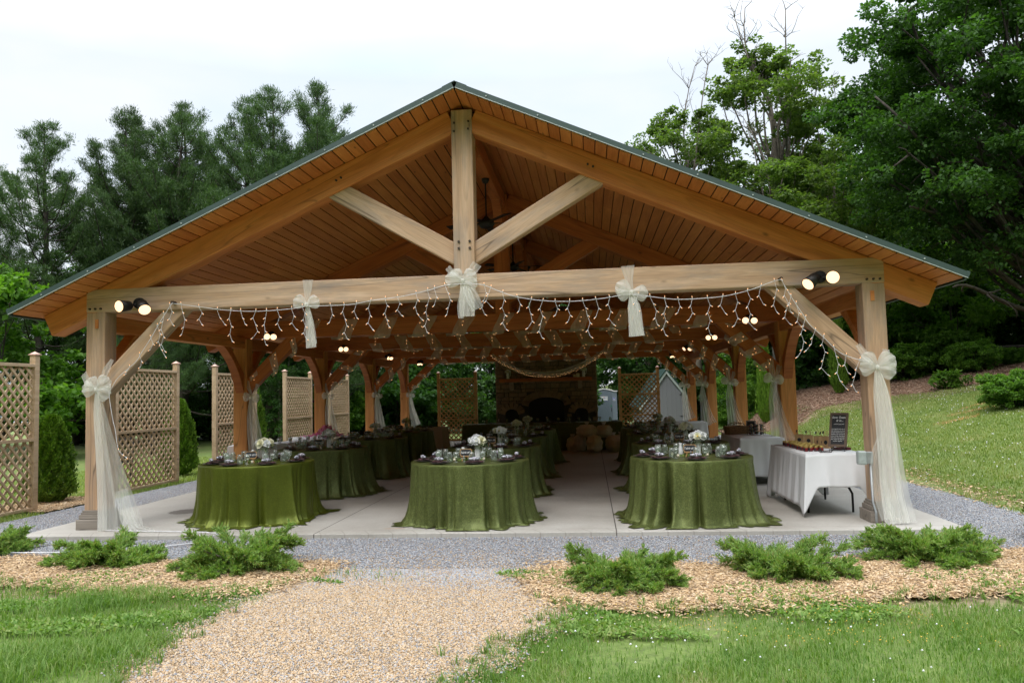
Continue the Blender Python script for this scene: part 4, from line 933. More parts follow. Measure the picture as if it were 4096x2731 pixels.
for s in (-1, 1):
    mb = MB(); mb.box((s*(W2-.012), 0, 0), (.026, .022, 2*H2)); mb.v = [tuple(tl @ Vector(v)+Vector((0, 0, .225))) for v in mb.v]; mb.build('frame_side', M_DFRAME, bd)
    mb = MB(); mb.box((0, .0, s*(H2-.012)), (2*W2-.05, .020, .026)); mb.v = [tuple(tl @ Vector(v)+Vector((0, 0, .225))) for v in mb.v]; mb.build('frame_end', M_DFRAME, bd)
bb = slab_(W2-.02, H2-.02, -.004, .006, M_CHALK, 'board', bd)
def onb(z): return tuple(tl @ Vector((0, -.0055, z))+Vector((0, 0, .225)))
text_obj('How Sweet\n  it is...', .042, M_CHALKW, bb, onb(.13), (PI/2-.30, 0, 0), space=.9)
text_obj('...to find you said', .018, M_CHALKW, bb, onb(.068), (PI/2-.30, 0, 0))
text_obj('As a special thank you to\neach and every one of you,\nBrad and Amanda made some\nstrawberry jam from locally\ngrown berries. Find the jar\nwith your name and make\nyour way to the table for\nanother surprise!', .0155, M_CHALKW, bb, onb(-.065), (PI/2-.30, 0, 0), shear=.15, space=1.35)
es = thing('iron_easel', 'black scrolled wrought iron easel holding the tall chalkboard', 'easel', (4.34, .62, HTB+.004), R_(-38))
mb = MB()
for s in (-1, 1):
    mb.tube([(s*.07, .06, .25), (s*.07, .02, .05), (s*.07, -.06, .03), (s*.07, -.075, .05), (s*.07, -.06, .06)], .004, 6); mb.tube([(s*.07, -.04, .03), (s*.075, -.055, .0), (s*.08, -.03, .004)], .004, 6); mb.tube([(s*.02, .15, 0), (s*.06, .05, .2)], .004, 6)
    mb.tube([(s*.06+.02*math.cos(i*.6)*(1-i/14), -.05, .028+.022*math.sin(i*.6)*(1-i/14)) for i in range(12)], .003, 5)
mb.tube([(-.08, -.05, .03), (.08, -.05, .03)], .004, 6); mb.build('easel_frame', M_BLACK, es)
# second iron holder lying in front, and a dark red book behind
mb = MB(); mb.tube([(-.11, 0, .02), (.0, .01, .012), (.12, -.01, .03)], .005, 6); mb.tube([(-.07, -.05, .006), (.06, -.06, .006)], .005, 6)
for s in (-1, 1): mb.tube([(s*.06+.018*math.cos(i*.7), -.02, .022+.018*math.sin(i*.7)) for i in range(10)], .003, 5)
o = mb.build('iron_scroll_stand', M_BLACK); o.location = (4.12, .44, HTB+.006); tag(o, 'empty black scrolled iron stand lying before the jam jars', 'stand')
o = MB().box((0, 0, .014), (.17, .12, .028)).build('red_box', simple('maroon_card', (.13, .015, .025), .6), bevel=.003); o.location = (4.42, .78, HTB+.006); tag(o, 'flat maroon box behind the tall chalkboard on the favour table', 'box')
# basket, wine rack, small chalkboard on second white table
bk = thing('picnic_basket', 'brown wicker picnic basket with two handles on the second white table', 'basket', (3.87, 4.55, HTB+.004), R_(12))
mb = MB(); nb = 9
for k in range(nb):
    z = .008+k*.014; q = 1+.12*k/nb; rx, ry = .19*q, .11*q
    mb.tube([(rx*math.copysign(abs(math.cos(t))**.4, math.cos(t)), ry*math.copysign(abs(math.sin(t))**.4, math.sin(t)), z+.003*math.sin(t*20+k*PI)) for t in [2*PI*i/40 for i in range(41)]], .008, 5, cap=False)
mb.box((0, 0, .006), (.34, .18, .01)); mb.build('woven_body', M_WICKER, bk, True)
for s in (-1, 1):
    MB().tube([(-.12, s*.11, .10), (-.10, s*.09, .17), (0, s*.075, .20), (.10, s*.09, .17), (.12, s*.11, .10)], .007, 6).build('handle', M_WICKER, bk, True)
    MB().box((s*.10, 0, .135), (.19, .22, .01), 0, Matrix.Rotation(s*.06, 3, 'Y')).build('lid', M_WICKER, bk, bevel=.004)
wr = thing('wine_rack', 'black wire rack of stacked wine bottles beside the picnic basket', 'wine rack', (4.13, 4.25, HTB+.004), R_(-20))
mb = MB()
for s in (-.09, .09):
    mb.tube([(-.13, s, 0), (-.13, s, .17), (.13, s, .17), (.13, s, 0)], .004, 5)
    for z in (.015, .075, .13): mb.tube([(-.13+i*.02, s, z+.012*math.cos(i*2*PI/6.5)) for i in range(14)], .0035, 5)
mb.build('rack_frame', M_BLACK, wr)
bt = None; kk = 0
for j, z in enumerate((.055, .115, .17)):
    for i in range(3):
        if bt is None:
            bt = thing('wine_bottle', 'x', 'wine bottle'); rt = Matrix.Rotation(PI/2, 3, 'X')
            MB().lathe([(0, -.11), (.024, -.11), (.026, -.10), (.026, .04), (.012, .075), (.010, .12), (0, .12)], (0, 0, 0), 14, 0, rt).build('glass_body', M_BOTTLE, bt, True)
            MB().lathe([(.0265, -.07), (.0265, .01)], (0, 0, 0), 14, 0, rt).build('label', M_KRAFT, bt, True, recalc=False); MB().lathe([(.0108, .085), (.0108, .123), (0, .124)], (0, 0, 0), 10, 0, rt).build('foil', M_JAM, bt, True); o = bt
        else: o = dup(bt)
        o.location = (4.13+(i-1)*.08, 4.25-.03*(i-1), HTB+z-.018); o.rotation_euler = (0, 0, R_(-20))
        tag(o, 'dark green wine bottle lying in the wire rack, %s shelf, %s' % (['bottom', 'middle', 'top'][j], ['left', 'centre', 'right'][i]), 'wine bottle', 'wine bottles in the wire rack')
fr_ = thing('small_chalkboard', 'small grey framed chalkboard behind the wine rack', 'sign', (4.12, 4.62, HTB+.004), R_(-15))
mb = MB(); mb.box((0, 0, 0), (.16, .012, .22)); mb.v = [tuple(tl @ Vector(v)+Vector((0, 0, .112))) for v in mb.v]; mb.build('frame', W_GREY, fr_)
mb = MB(); mb.box((0, -.008, 0), (.12, .006, .18)); mb.v = [tuple(tl @ Vector(v)+Vector((0, 0, .112))) for v in mb.v]; b2_ = mb.build('board', M_CHALK, fr_)
# mantel decor
put(P_PI, (-1.2, 15.80, 1.98), .5, 'white pitcher with flowers on the left end of the mantel', 'pitcher', 'white milk glass pitchers', 1.5)
put(P_BQ[0], (-1.2, 15.80, 2.15), 1, 'ivory flower bunch in the pitcher on the left end of the mantel', 'bouquet', 'white rose bouquets', 1.1)
put(P_PI, (1.22, 15.80, 1.98), .5, 'white pitcher with flowers on the right end of the mantel', 'pitcher', 'white milk glass pitchers', 1.5)
put(P_BQ[1], (1.22, 15.80, 2.15), 2, 'ivory flower bunch in the pitcher on the right end of the mantel', 'bouquet', 'white rose bouquets', 1.1)
put(P_CD, (.93, 15.80, 1.98), 0, 'short ivory pillar candle on the mantel', 'candle', 'ivory votive candles', 2.6); put(P_CD, (1.04, 15.80, 1.98), 0, 'tall ivory pillar candle on the mantel beside the right pitcher', 'candle', 'ivory votive candles', 3.6)
# bags of rolled linens
bl = [(1.48, 10.35, .19, .20, .22), (1.10, 10.9, .18, .17, .20), (.92, 11.0, .15, .19, .15), (1.95, 10.55, .19, .19, .2), (2.14, 10.8, .17, .18, .19), (1.30, 10.65, .25, .20, .52), (1.72, 10.75, .20, .18, .50)]
bn = ['front middle bag at the bottom', 'bottom bag behind on the left', 'leftmost rounded bag', 'front right bag at the bottom', 'rightmost bag', 'large bag on top at the left', 'smaller bag on top at the right']
for i, (x, y, a, b, zc) in enumerate(bl):
    t = thing('bagged_linens', 'clear plastic bag of beige linens, %s of the pile' % bn[i], 'plastic bag', (x, y, 0), 0, 'plastic bags of linens in the aisle'); r = random.Random(i+30); ph_ = [r.uniform(0, 6) for _ in range(6)]
    h = .20 if zc < .3 else .15
    def bf(sc, n1, n2, am):
        def f(u, v):
            th = 2*PI*u; el = PI*(v-.5); k = 1+am*(math.sin(5*th+ph_[0])*math.cos(el)+.5*math.sin(11*th+9*el+ph_[1])+.6*math.sin(8*el+ph_[2]))
            return (a*sc*k*math.cos(th)*math.cos(el)**.6 if math.cos(el) > 0 else 0, b*sc*k*math.sin(th)*max(0, math.cos(el))**.6, zc+h*sc*k*math.sin(el))
        return f
    MB().grid(bf(.94, 0, 0, .03), 24, 14).build('folded_linens', M_BAGFILL, t, True)
    mb = MB(); mb.grid(bf(1.03, 0, 0, .06), 40, 22)
    mb.grid(lambda u, v: ((.02+.05*v)*math.cos(2*PI*u)*(1+.2*math.sin(9*u)), (.02+.03*v)*math.sin(2*PI*u), zc+h*.95+.09*v), 14, 4); mb.build('plastic_film', M_PLASTIC, t, True)
# old wooden cart frame among the left trees
ch = thing('wooden_garden_chair', 'weathered slatted wooden garden chair under the left trees', 'garden chair', (-8.4, 6.4, GZ0), R_(60))
for s in (-.25, .25):
    MB().beam((s, 0, 0), (s, -.06, .85), .05, .04).build('back_post', M_OLDW, ch); MB().beam((s, .45, 0), (s, .45, .42), .05, .04).build('leg', M_OLDW, ch)
for z in (.35, .52, .68, .82): MB().beam((-.27, -.03-.04*z, z), (.27, -.03-.04*z, z), .02, .07).build('slat', M_OLDW, ch)
MB().box((0, .22, .42), (.54, .5, .03)).build('seat', M_OLDW, ch)
# outlet box and conduit on the front right post
ob = thing('outlet_box', 'weatherproof outlet box and conduit on the front right post', 'outlet box', (4.425, -.17, 0))
MB().box((-.02, 0, .70), (.07, .06, .13)).build('box', M_PLUMB, ob, bevel=.005); MB().box((-.10, 0, .70), (.09, .09, .15)).build('clear_cover', M_LIP, ob, bevel=.015); MB().tube([(-.01, 0, .63), (-.005, 0, .22), (.0, -.06, .13), (.0, -.06, 0)], .014, 8).build('conduit', M_PLUMB, ob, True)
# white power cord on the ground at left
mb = MB(); mb.tube([(-6, -1.2, GZ0+.02), (-5.2, -1.35, GZ0+.03), (-4.2, -1.42, GZ0+.04), (-3.4, -1.3, GZ0+.03), (-2.9, -.9, GZ0+.03), (-2.75, -.62, .02), (-2.95, -.5, .02), (-3.3, -.42, .015), (-4.3, -.3, .015)], .006, 6); o = mb.build('power_cord', M_WIRE, smooth=True); tag(o, 'white extension cord trailing from the left post base into the mulch', 'cord')

# ------------------------------------------------------------------ tulle bows and drapes
def ribbon(mb, pts, ws, nrm, pl=7, dep=.02, seed=0, nseg=22, mi=0, taper=None):
    """pleated sheet along a path; ws = widths along path; side vector from nrm"""
    r = random.Random(seed); P = [Vector(p) for p in pts]; k = len(P)-1
    def at(u):
        x = u*k; i = min(int(x), k-1); f = x-i; p0 = P[max(i-1, 0)]; p1 = P[i]; p2 = P[i+1]; p3 = P[min(i+2, k)]
        a = .5*(2*p1+(p2-p0)*f+(2*p0-5*p1+4*p2-p3)*f*f+(3*p1-p0-3*p2+p3)*f**3); w_ = (ws[i]*(1-f)+ws[i+1]*f)*.74; return a, w_
    ph = r.uniform(0, 6); nn = Vector(nrm).normalized()
    def fn(u, v):
        p, w_ = at(u); q, _ = at(min(1, u+.01)); q0, _ = at(max(0, u-.01)); t = (q-q0).normalized(); s = t.cross(nn).normalized()
        return p+s*w_*(v-.5)*(1+.03*math.sin(9*u+ph))+nn*dep*.55*(math.sin(v*pl*1.3*PI+ph+1.5*math.sin(3*u+ph))+.3*math.sin(v*pl*2.7*PI+2*ph+4*u))*(.35+w_*2.2)
    mb.grid(fn, nseg, pl*8, mi)
def bow(label, c, face=(0, -1, 0), size=.16, knot=True, tails=(), loops=((-1, .0), (1, .0)), collar=None, seed=0, grp='tulle bows on posts and beams', name='tulle_bow'):
    t = thing(name, label, 'tulle bow', c, 0, grp); F = Vector(face); size *= .9
    X = Vector((0, 0, 1)).cross(F).normalized()*-1; Z = Vector((0, 0, 1)); r = random.Random(seed)
    for s, tilt in loops:
        mb = MB(); a, b = size*r.uniform(1.0, 1.25), size*r.uniform(.55, .72); ct, st = math.cos(tilt), math.sin(tilt); p_ = r.uniform(0, 6)
        for fb in (1, -1):
            def fn(u, v):
                w_ = 2*v-1; h = b*math.sin(PI*min(1, u*.93))**.55*(.35+.65*u)+.012; x = a*u*(1-.12*w_*w_*u); z = w_*h
                y = .03+.045*fb*math.sin(PI*u)*(1-w_*w_)+.010*math.sin(w_*7+p_+2*u)*u+.003*math.sin(w_*23+p_)*u
                xx = s*x; return X*(xx*ct-z*st*s)+Z*(z*ct+xx*s*st)+F*y
            mb.grid(fn, 14, 26)
        mb.build('loop', M_TULLE, t, True)
    MB().lathe([(0, -.028), (.018, -.022), (.024, 0), (.018, .022), (0, .028)], F*.045, 12).build('knot', M_TULLE_D, t, True)
    for i, (pts, ws, mat) in enumerate(tails):
        mb = MB(); ribbon(mb, pts, ws, F, 5+i % 2, .018, seed+i); mb.build('tail', mat, t, True)
    if collar:
        for pts, ws in collar: mb = MB(); ribbon(mb, pts, ws, F, 3, .01, seed+9, 10); mb.build('band', M_TULLE, t, True)
    return t
# front posts
bow('ivory tulle bow with floor-length sheer train on the front left post', (-4.50, -.16, 1.67), size=.20, seed=1, loops=((-1, -.45), (1, .05), (-1, .7), (1, .75)),
    tails=[([(0, -.03, 0), (.03, -.05, -.3), (.10, -.06, -.8), (.17, -.08, -1.3), (.22, -.12, -1.66)], [.05, .16, .24, .30, .34], M_TULLE), ([(0, -.02, 0), (.06, -.03, -.3), (.20, -.03, -.8), (.36, -.04, -1.3), (.50, -.1, -1.655)], [.05, .16, .26, .36, .42], M_TULLE_S),
           ([(0, -.03, 0), (.02, -.06, -.3), (.08, -.08, -.8), (.13, -.1, -1.3), (.16, -.14, -1.655)], [.04, .10, .13, .15, .17], M_TULLE), ([(.34, -.06, -1.2), (.44, -.1, -1.5), (.56, -.16, -1.64), (.70, -.2, -1.655), (.85, -.22, -1.66)], [.2, .26, .24, .16, .06], M_TULLE_S)],
    collar=[([(-.02, -.02, .0), (-.13, -.01, .10), (-.22, .04, .2)], [.05, .12, .12]), ([(.02, -.02, .0), (.10, -.01, .22), (.16, .02, .36)], [.05, .12, .06])])
bow('ivory tulle bow with long gathered train on the front right post', (4.535, -.16, 1.675), size=.20, seed=2, loops=((-1, .55), (1, .1), (1, .8), (-1, -.3)),
    tails=[([(0, -.03, 0), (.02, -.05, -.3), (.04, -.07, -.8), (.05, -.09, -1.3), (.07, -.16, -1.66)], [.06, .22, .28, .30, .34], M_TULLE_D), ([(0, -.03, 0), (.03, -.06, -.3), (.07, -.08, -.8), (.09, -.1, -1.3), (.13, -.16, -1.655)], [.05, .20, .26, .34, .38], M_TULLE),
           ([(.0, -.04, -.75), (-.07, -.07, -1.0), (-.06, -.09, -1.3), (-.02, -.16, -1.62)], [.1, .18, .22, .2], M_TULLE_S)],
    collar=[([(-.02, -.02, .0), (-.10, -.01, .12), (-.17, .02, .26)], [.05, .12, .08]), ([(.02, -.02, 0), (.1, -.01, .1), (.13, .04, .2)], [.05, .12, .10])])
# beam bows
bow('ivory tulle bow wrapped over the front beam, left of the king post', (-1.885, -.15, 2.60), size=.17, seed=3, loops=((-1, .35), (1, .4)),
    tails=[([(.0, -.02, 0), (.02, -.03, -.15), (.04, -.04, -.33), (.06, -.05, -.51)], [.05, .12, .14, .17], M_TULLE_D), ([(.0, -.02, 0), (.05, -.04, -.2), (.08, -.05, -.47)], [.05, .1, .14], M_TULLE)],
    collar=[([(0, -.02, 0), (-.0, .0, .14), (0, .02, .305)], [.06, .11, .19])])
bow('full ivory tulle bow at the foot of the front king post', (-.016, -.15, 2.81), size=.19, seed=4, loops=((-1, -.35), (1, .75), (1, .2), (-1, .55)),
    tails=[([(0, -.03, 0), (.03, -.05, -.12), (.05, -.06, -.25), (.05, -.07, -.42)], [.06, .18, .24, .24], M_TULLE_D), ([(0, -.03, 0), (.08, -.06, -.12), (.13, -.08, -.24), (.17, -.08, -.34)], [.06, .18, .22, .2], M_TULLE), ([(0, -.03, 0), (.0, -.06, -.15), (-.02, -.07, -.3), (-.02, -.08, -.44)], [.05, .1, .12, .08], M_TULLE)],
    collar=[([(-.02, -.02, 0), (-.1, -.01, .08), (-.18, .0, .17)], [.05, .1, .1]), ([(.02, -.02, 0), (.1, -.01, .1), (.17, .0, .2)], [.05, .14, .16])])
bow('ivory tulle bow wrapped over the front beam, right of the king post', (1.915, -.15, 2.60), size=.18, seed=5, loops=((-1, -.1), (1, .55), (1, -.1)),
    tails=[([(0, -.03, 0), (.02, -.05, -.15), (.03, -.06, -.3), (.04, -.07, -.50)], [.06, .18, .21, .24], M_TULLE_D), ([(0, -.03, 0), (.02, -.06, -.2), (.05, -.07, -.5)], [.05, .16, .2], M_TULLE)],
    collar=[([(0, -.02, 0), (-.02, .0, .15), (-.03, .02, .315)], [.06, .12, .21])])
# inner posts
for k in range(1, NTR):
    y = k*DB; nm = TWN[k]
    bow('sheer tulle drape tied on the %s left post' % nm, (-4.35, y-.14, 1.55), size=.15, seed=10+k, loops=((1, .1), (-1, -.2)),
        tails=[([(0, -.02, 0), (.02, -.03, -.3), (.07, -.04, -.7), (.12, -.05, -1.1)] if k < 4 else [(0, -.02, 0), (.05, -.03, -.3), (.18, -.04, -.7), (.26, -.05, -.95)], [.08, .26, .34, .42] if k < 4 else [.06, .13, .16, .18], M_TULLE if k < 4 else M_TULLE_D), ([(0, -.02, 0), (.03, -.03, -.3), (.09, -.03, -.7), (.16, -.04, -1.1)], [.08, .22, .3, .36], M_TULLE_S)],
        collar=[([(0, 0, 0), (-.06, .02, .15), (-.12, .06, .3)], [.05, .09, .12]), ([(0, 0, 0), (.06, .0, .1), (.1, .02, .22)], [.05, .08, .1])])
    bow('sheer tulle drape tied on the %s right post' % nm, (4.33, y-.14, 1.60), size=.17, seed=20+k, loops=((1, .5), (-1, .1)),
        tails=[([(0, -.02, 0), (-.01, -.03, -.3), (.02, -.04, -.7), (.05, -.05, -1.05)], [.06, .20, .27, .36], M_TULLE if k < 4 else M_TULLE_D), ([(0, -.02, 0), (.04, -.03, -.3), (.12, -.03, -.7), (.22, -.04, -1.0)], [.06, .14, .22, .30], M_TULLE_S)],
        collar=[([(0, 0, 0), (.0, .02, .15), (-.02, .04, .35)], [.05, .12, .14]), ([(0, 0, 0), (.07, .01, .1), (.12, .02, .24)], [.05, .08, .12])])
# spiral wraps with fairy lights on the inner tie beams and braces
def wrap(k):
    y = k*DB; r = random.Random(k+50); sgn = 1 if k % 2 else -1
    path = []
    def seg(p0, p1, hw, hh, turns, ph):
        p0, p1 = Vector(p0), Vector(p1); x = (p1-p0).normalized(); yv = Vector((0, 1, 0)); zv = x.cross(yv)*-1 if x.x > 0 else x.cross(yv); zv = Vector((0, 0, 1))-x*x.z; zv.normalize()
        n = int(turns*40)
        out = []
        for i in range(n+1):
            a = 2*PI*turns*i/n+ph; ca, sa = math.cos(a), math.sin(a); m = max(abs(ca), abs(sa)); mm = m**.85
            q = p0.lerp(p1, i/n)+yv*(-(hw+.015)*ca/mm)+zv*((hh+.015)*sa*sgn/mm); 
            if sa*sgn < -.6: q.z -= .03
            out.append((q, x))
        return out
    A = seg((-4.30, y, 1.85), (-3.62, y, 2.50), .085, .10, 2, .3); B = seg((-3.3, y, 2.69), (3.3, y, 2.69), .125, .145, 10, 0); C_ = seg((3.62, y, 2.50), (4.30, y, 1.85), .085, .10, 3, .3)
    mb = MB(); ml = MB()
    for S_, wd in ((A, .15), (B, .24), (C_, .14)):
        k0 = len(mb.v); n = len(S_); ph = r.uniform(0, 6)
        for i, (q, x) in enumerate(S_):
            wdd = wd*(1+.18*math.sin(i*.13+ph))
            for j in range(7): v = (j/6-.5); mb.v.append(tuple(q+x*wdd*v+Vector((0, -1, 0))*.006*math.sin(j*2.1+i*.3)))
        mb.f += [(k0+i*7+j, k0+(i+1)*7+j, k0+(i+1)*7+j+1, k0+i*7+j+1) for i in range(n-1) for j in range(6)]; mb.m += [0]*((n-1)*6)
        pts = [q+x*wd*(.28*math.sin(i*.35)) for i, (q, x) in enumerate(S_)]
        for i in range(0, n, 5):
            q = pts[i]+Vector((0, -.012 if (pts[i].y < y) else .012, 0))
            for dz in ((0,) if i % 8 else (-.03, .035)):
                c = q+Vector((r.uniform(-.03, .03), 0, dz)); e = .0056; ml.add([c+Vector((e, 0, 0)), c-Vector((e, 0, 0)), c+Vector((0, e, 0)), c-Vector((0, e, 0)), c+Vector((0, 0, e)), c-Vector((0, 0, e))], [(0, 2, 4), (2, 1, 4), (1, 3, 4), (3, 0, 4), (2, 0, 5), (1, 2, 5), (3, 1, 5), (0, 3, 5)], 1)
        ml.tube([p for p in pts[::2]], .0012, 4, 0, False)
    o = mb.build('tulle_wrap', M_TULLE_W, smooth=True, recalc=False); tag(o, 'sheer tulle spiralling around the beam of the %s truss' % TWN[k], 'tulle wrap', 'tulle wraps on the inner trusses')
    o = ml.build('fairy_light_string', [M_WIRE, M_BULB], recalc=False); tag(o, 'tiny amber fairy lights wound along the %s truss beam' % TWN[k], 'fairy lights', 'fairy light strings on the inner trusses')
for k in range(1, NTR): wrap(k)
# swag in front of the fireplace
mb = MB(); ribbon(mb, [(-1.18, 11.6, 2.56), (-.8, 11.5, 2.28), (-.3, 11.45, 2.06), (.25, 11.42, 1.99), (.8, 11.45, 2.07), (1.35, 11.5, 2.28), (1.8, 11.6, 2.56)], [.12, .16, .18, .18, .18, .16, .12], (0, -1, 0), 3, .012, 4, 40)
tag(mb.build('tulle_swag', M_TULLE_S, smooth=True), 'sheer tulle swag hanging in a curve before the stone chimney', 'tulle swag')
ml = MB(); r = random.Random(6); pts = []
for i in range(61):
    u = i/60; x = -1.18+2.98*u; z = 2.54-.60*math.sin(PI*u)**.85; pts.append(Vector((x, 11.39, z)))
    for q in range(2 if i % 2 else 1):
        c = Vector((x+r.uniform(-.02, .02), 11.38, z-.03+.05*q+r.uniform(-.015, .015))); e = .0055
        ml.add([c+Vector((e, 0, 0)), c-Vector((e, 0, 0)), c+Vector((0, e, 0)), c-Vector((0, e, 0)), c+Vector((0, 0, e)), c-Vector((0, 0, e))], [(0, 2, 4), (2, 1, 4), (1, 3, 4), (3, 0, 4), (2, 0, 5), (1, 2, 5), (3, 1, 5), (0, 3, 5)], 1)
ml.tube(pts[::3], .0012, 4, 0, False); tag(ml.build('fairy_light_string', [M_WIRE, M_BULB], recalc=False), 'curved string of amber fairy lights along the swag before the chimney', 'fairy lights')
# icicle lights on the front truss
CAMP = Vector((1.412, -9.01, 1.485))
ICY = -.205
def icicle(label, wire, drops, seed):
    r = random.Random(seed); t = thing('icicle_lights', label, 'icicle lights', (0, 0, 0), 0, 'white icicle light strings on the front truss')
    W_ = [Vector((x, ICY, z)) for x, z in wire]; P = []
    for i in range(len(W_)-1):
        p0, p1, p2, p3 = W_[max(i-1, 0)], W_[i], W_[i+1], W_[min(i+2, len(W_)-1)]
        for j in range(6):
            f = j/6; P.append(.5*(2*p1+(p2-p0)*f+(2*p0-5*p1+4*p2-p3)*f*f+(3*p1-p0-3*p2+p3)*f**3))
    P.append(W_[-1]); MB().tube(P, .0038, 5).build('wire', M_WIRE, t, True)
    for x, ze in drops:
        b = min(P, key=lambda p: (abs(p.x-x), -p.z)) if ze < 2.6 or True else None
        p = Vector((x, ICY-.006, b.z)); mb = MB(); pts = [p.copy()]; side = r.choice((-1, 1)); Ld = max(.08, b.z-ze); n = max(2, int(round(Ld/.085))); bs = []
        for i in range(n):
            side = -side if r.random() < .75 else side
            last = i == n-1
            p = p+Vector((side*r.uniform(.015, .035)*(1.8 if last and r.random() < .5 else 1), r.uniform(-.01, .01), -Ld/n*(1 if not last else .9))); pts.append(p.copy()); bs.append((p.copy(), side))
        mb.tube(pts, .0021, 5)
        for q, sd in [(pts[0]+Vector((0, 0, .0)), 0)]+bs:
            dv = Vector((sd*.8+r.uniform(-.3, .3), -.2, -.6 if sd else .9)).normalized(); qq = dv.to_track_quat('Z', 'Y').to_matrix()
            mb.lathe([(0, 0), (.0052, .002), (.0052, .018), (.0034, .022)], q, 6, 0, qq); mb.lathe([(.0030, .021), (.0028, .030), (0, .036)], q, 6, 1, qq)
        mb.build('light_strand', [M_WIRE, M_BULB], t, False, recalc=False)
    return t
WL= [(-4.189,0.917),(-4.221,0.991),(-4.252,1.185),(-4.285,1.314),(-4.332,1.608),(-4.298,1.688),(-4.213,1.815),(-4.008,1.98),(-3.914,2.115),(-3.805,2.274),(-3.679,2.481),(-3.545,2.678)]
WM1= [(-3.545,2.678),(-3.318,2.642),(-2.881,2.572),(-2.51,2.544),(-2.096,2.555),(-1.882,2.58),(-1.655,2.578),(-1.353,2.581),(-1.053,2.623),(-0.754,2.65),(-0.457,2.703),(-0.221,2.761),(-0.015,2.773)]
WM2= [(-0.015,2.773),(0.203,2.755),(0.419,2.666),(0.619,2.594),(0.933,2.539),(1.246,2.522),(1.558,2.539),(1.756,2.565),(1.91,2.574),(2.119,2.543),(2.395,2.501),(2.67,2.499),(2.945,2.517),(3.22,2.574),(3.441,2.649),(3.564,2.68)]
WR= [(3.564,2.68),(3.593,2.615),(3.674,2.458),(3.773,2.288),(3.847,2.161),(3.974,2.032),(4.15,1.848),(4.356,1.759),(4.46,1.737)]
D1= [(-3.427,2.292),(-3.202,2.404),(-2.977,2.396),(-2.804,2.188),(-2.683,2.386),(-2.499,2.225),(-2.364,2.138),(-2.235,2.311),(-2.061,2.305),(-1.931,2.189),(-1.584,2.366),(-1.415,2.172),(-1.271,2.414),(-1.102,2.27),(-0.932,2.302),(-0.782,2.425),(-0.564,2.368),(-0.428,2.218),(-0.346,2.526),(-0.219,2.411)]
D2= [(0.239,2.401),(0.313,2.485),(0.448,2.217),(0.618,2.424),(0.776,2.226),(0.907,2.108),(1.048,2.36),(1.216,2.28),(1.36,2.101),(1.512,2.326),(1.669,2.233),(1.985,2.31),(2.118,2.217),(2.279,2.094),(2.43,2.339),(2.584,2.258),(2.752,2.084),(2.918,2.316),(3.058,2.174),(3.187,2.133),(3.337,2.401),(3.489,2.306)]
DR= [(3.574,2.173),(3.656,2.3),(3.708,2.104),(3.8,1.809),(3.899,1.875),(3.984,1.603),(4.087,1.45),(4.209,1.616),(4.348,1.413)]
DL= [(-3.566,2.413),(-3.64,2.095),(-3.728,2.037),(-3.804,2.124),(-3.945,1.918),(-4.071,1.907),(-4.196,1.655)]
icicle('white icicle lights draped down the front left knee brace and post', WL, DL, 1)
icicle('white icicle lights swagged along the left half of the front beam', WM1, D1, 2)
icicle('white icicle lights swagged along the right half of the front beam', WM2, D2, 3)
icicle('white icicle lights draped down the front right knee brace', WR, DR, 4)
for x in (-3.548, 3.565): tag(MB().lathe([(0, 0), (.02, 0), (.02, .09), (0, .09)], (x, -.115, 2.69), 10, 0, Matrix.Rotation(PI/2, 3, 'X')).build('hook_peg', M_PEG), 'dark wooden peg holding the icicle lights, %s end of the front beam' % ('left' if x < 0 else 'right'), 'peg', 'pegs holding the icicle lights')

# ------------------------------------------------------------------ vegetation
def leafquads(C, D, U, ln, wd):
    """diamond leaves: centre C, direction D, side U, length/width arrays"""
    ln = ln[:, None]; wd = wd[:, None]
    V = np.stack([C, C+D*ln*.45+U*wd*.5, C+D*ln, C+D*ln*.45-U*wd*.5], 1).reshape(-1, 3); n = len(C)
    return V, np.arange(n*4).reshape(n, 4)
def unit(v): return v/np.maximum(1e-9, np.linalg.norm(v, axis=1))[:, None]
def randu(rs, n): return unit(rs.normal(size=(n, 3)))
def limbs_mesh(name, paths, mat, parent, n=6):
    mb = MB()
    for pts, rad in paths: mb.tube(pts, rad, n)
    return mb.build(name, mat, parent, True, recalc=False)
def bend(p0, p1, r, amt=.12, k=5):
    p0 = Vector(p0); p1 = Vector(p1); L_ = (p1-p0).length; o = Vector((r.uniform(-1, 1), r.uniform(-1, 1), r.uniform(-.6, .9)))*L_*amt; o2 = Vector((r.uniform(-1, 1), r.uniform(-1, 1), r.uniform(-1, 1)))*L_*amt*.5
    return [p0.lerp(p1, i/k)+o*math.sin(PI*i/k)+o2*math.sin(2*PI*i/k) for i in range(k+1)]
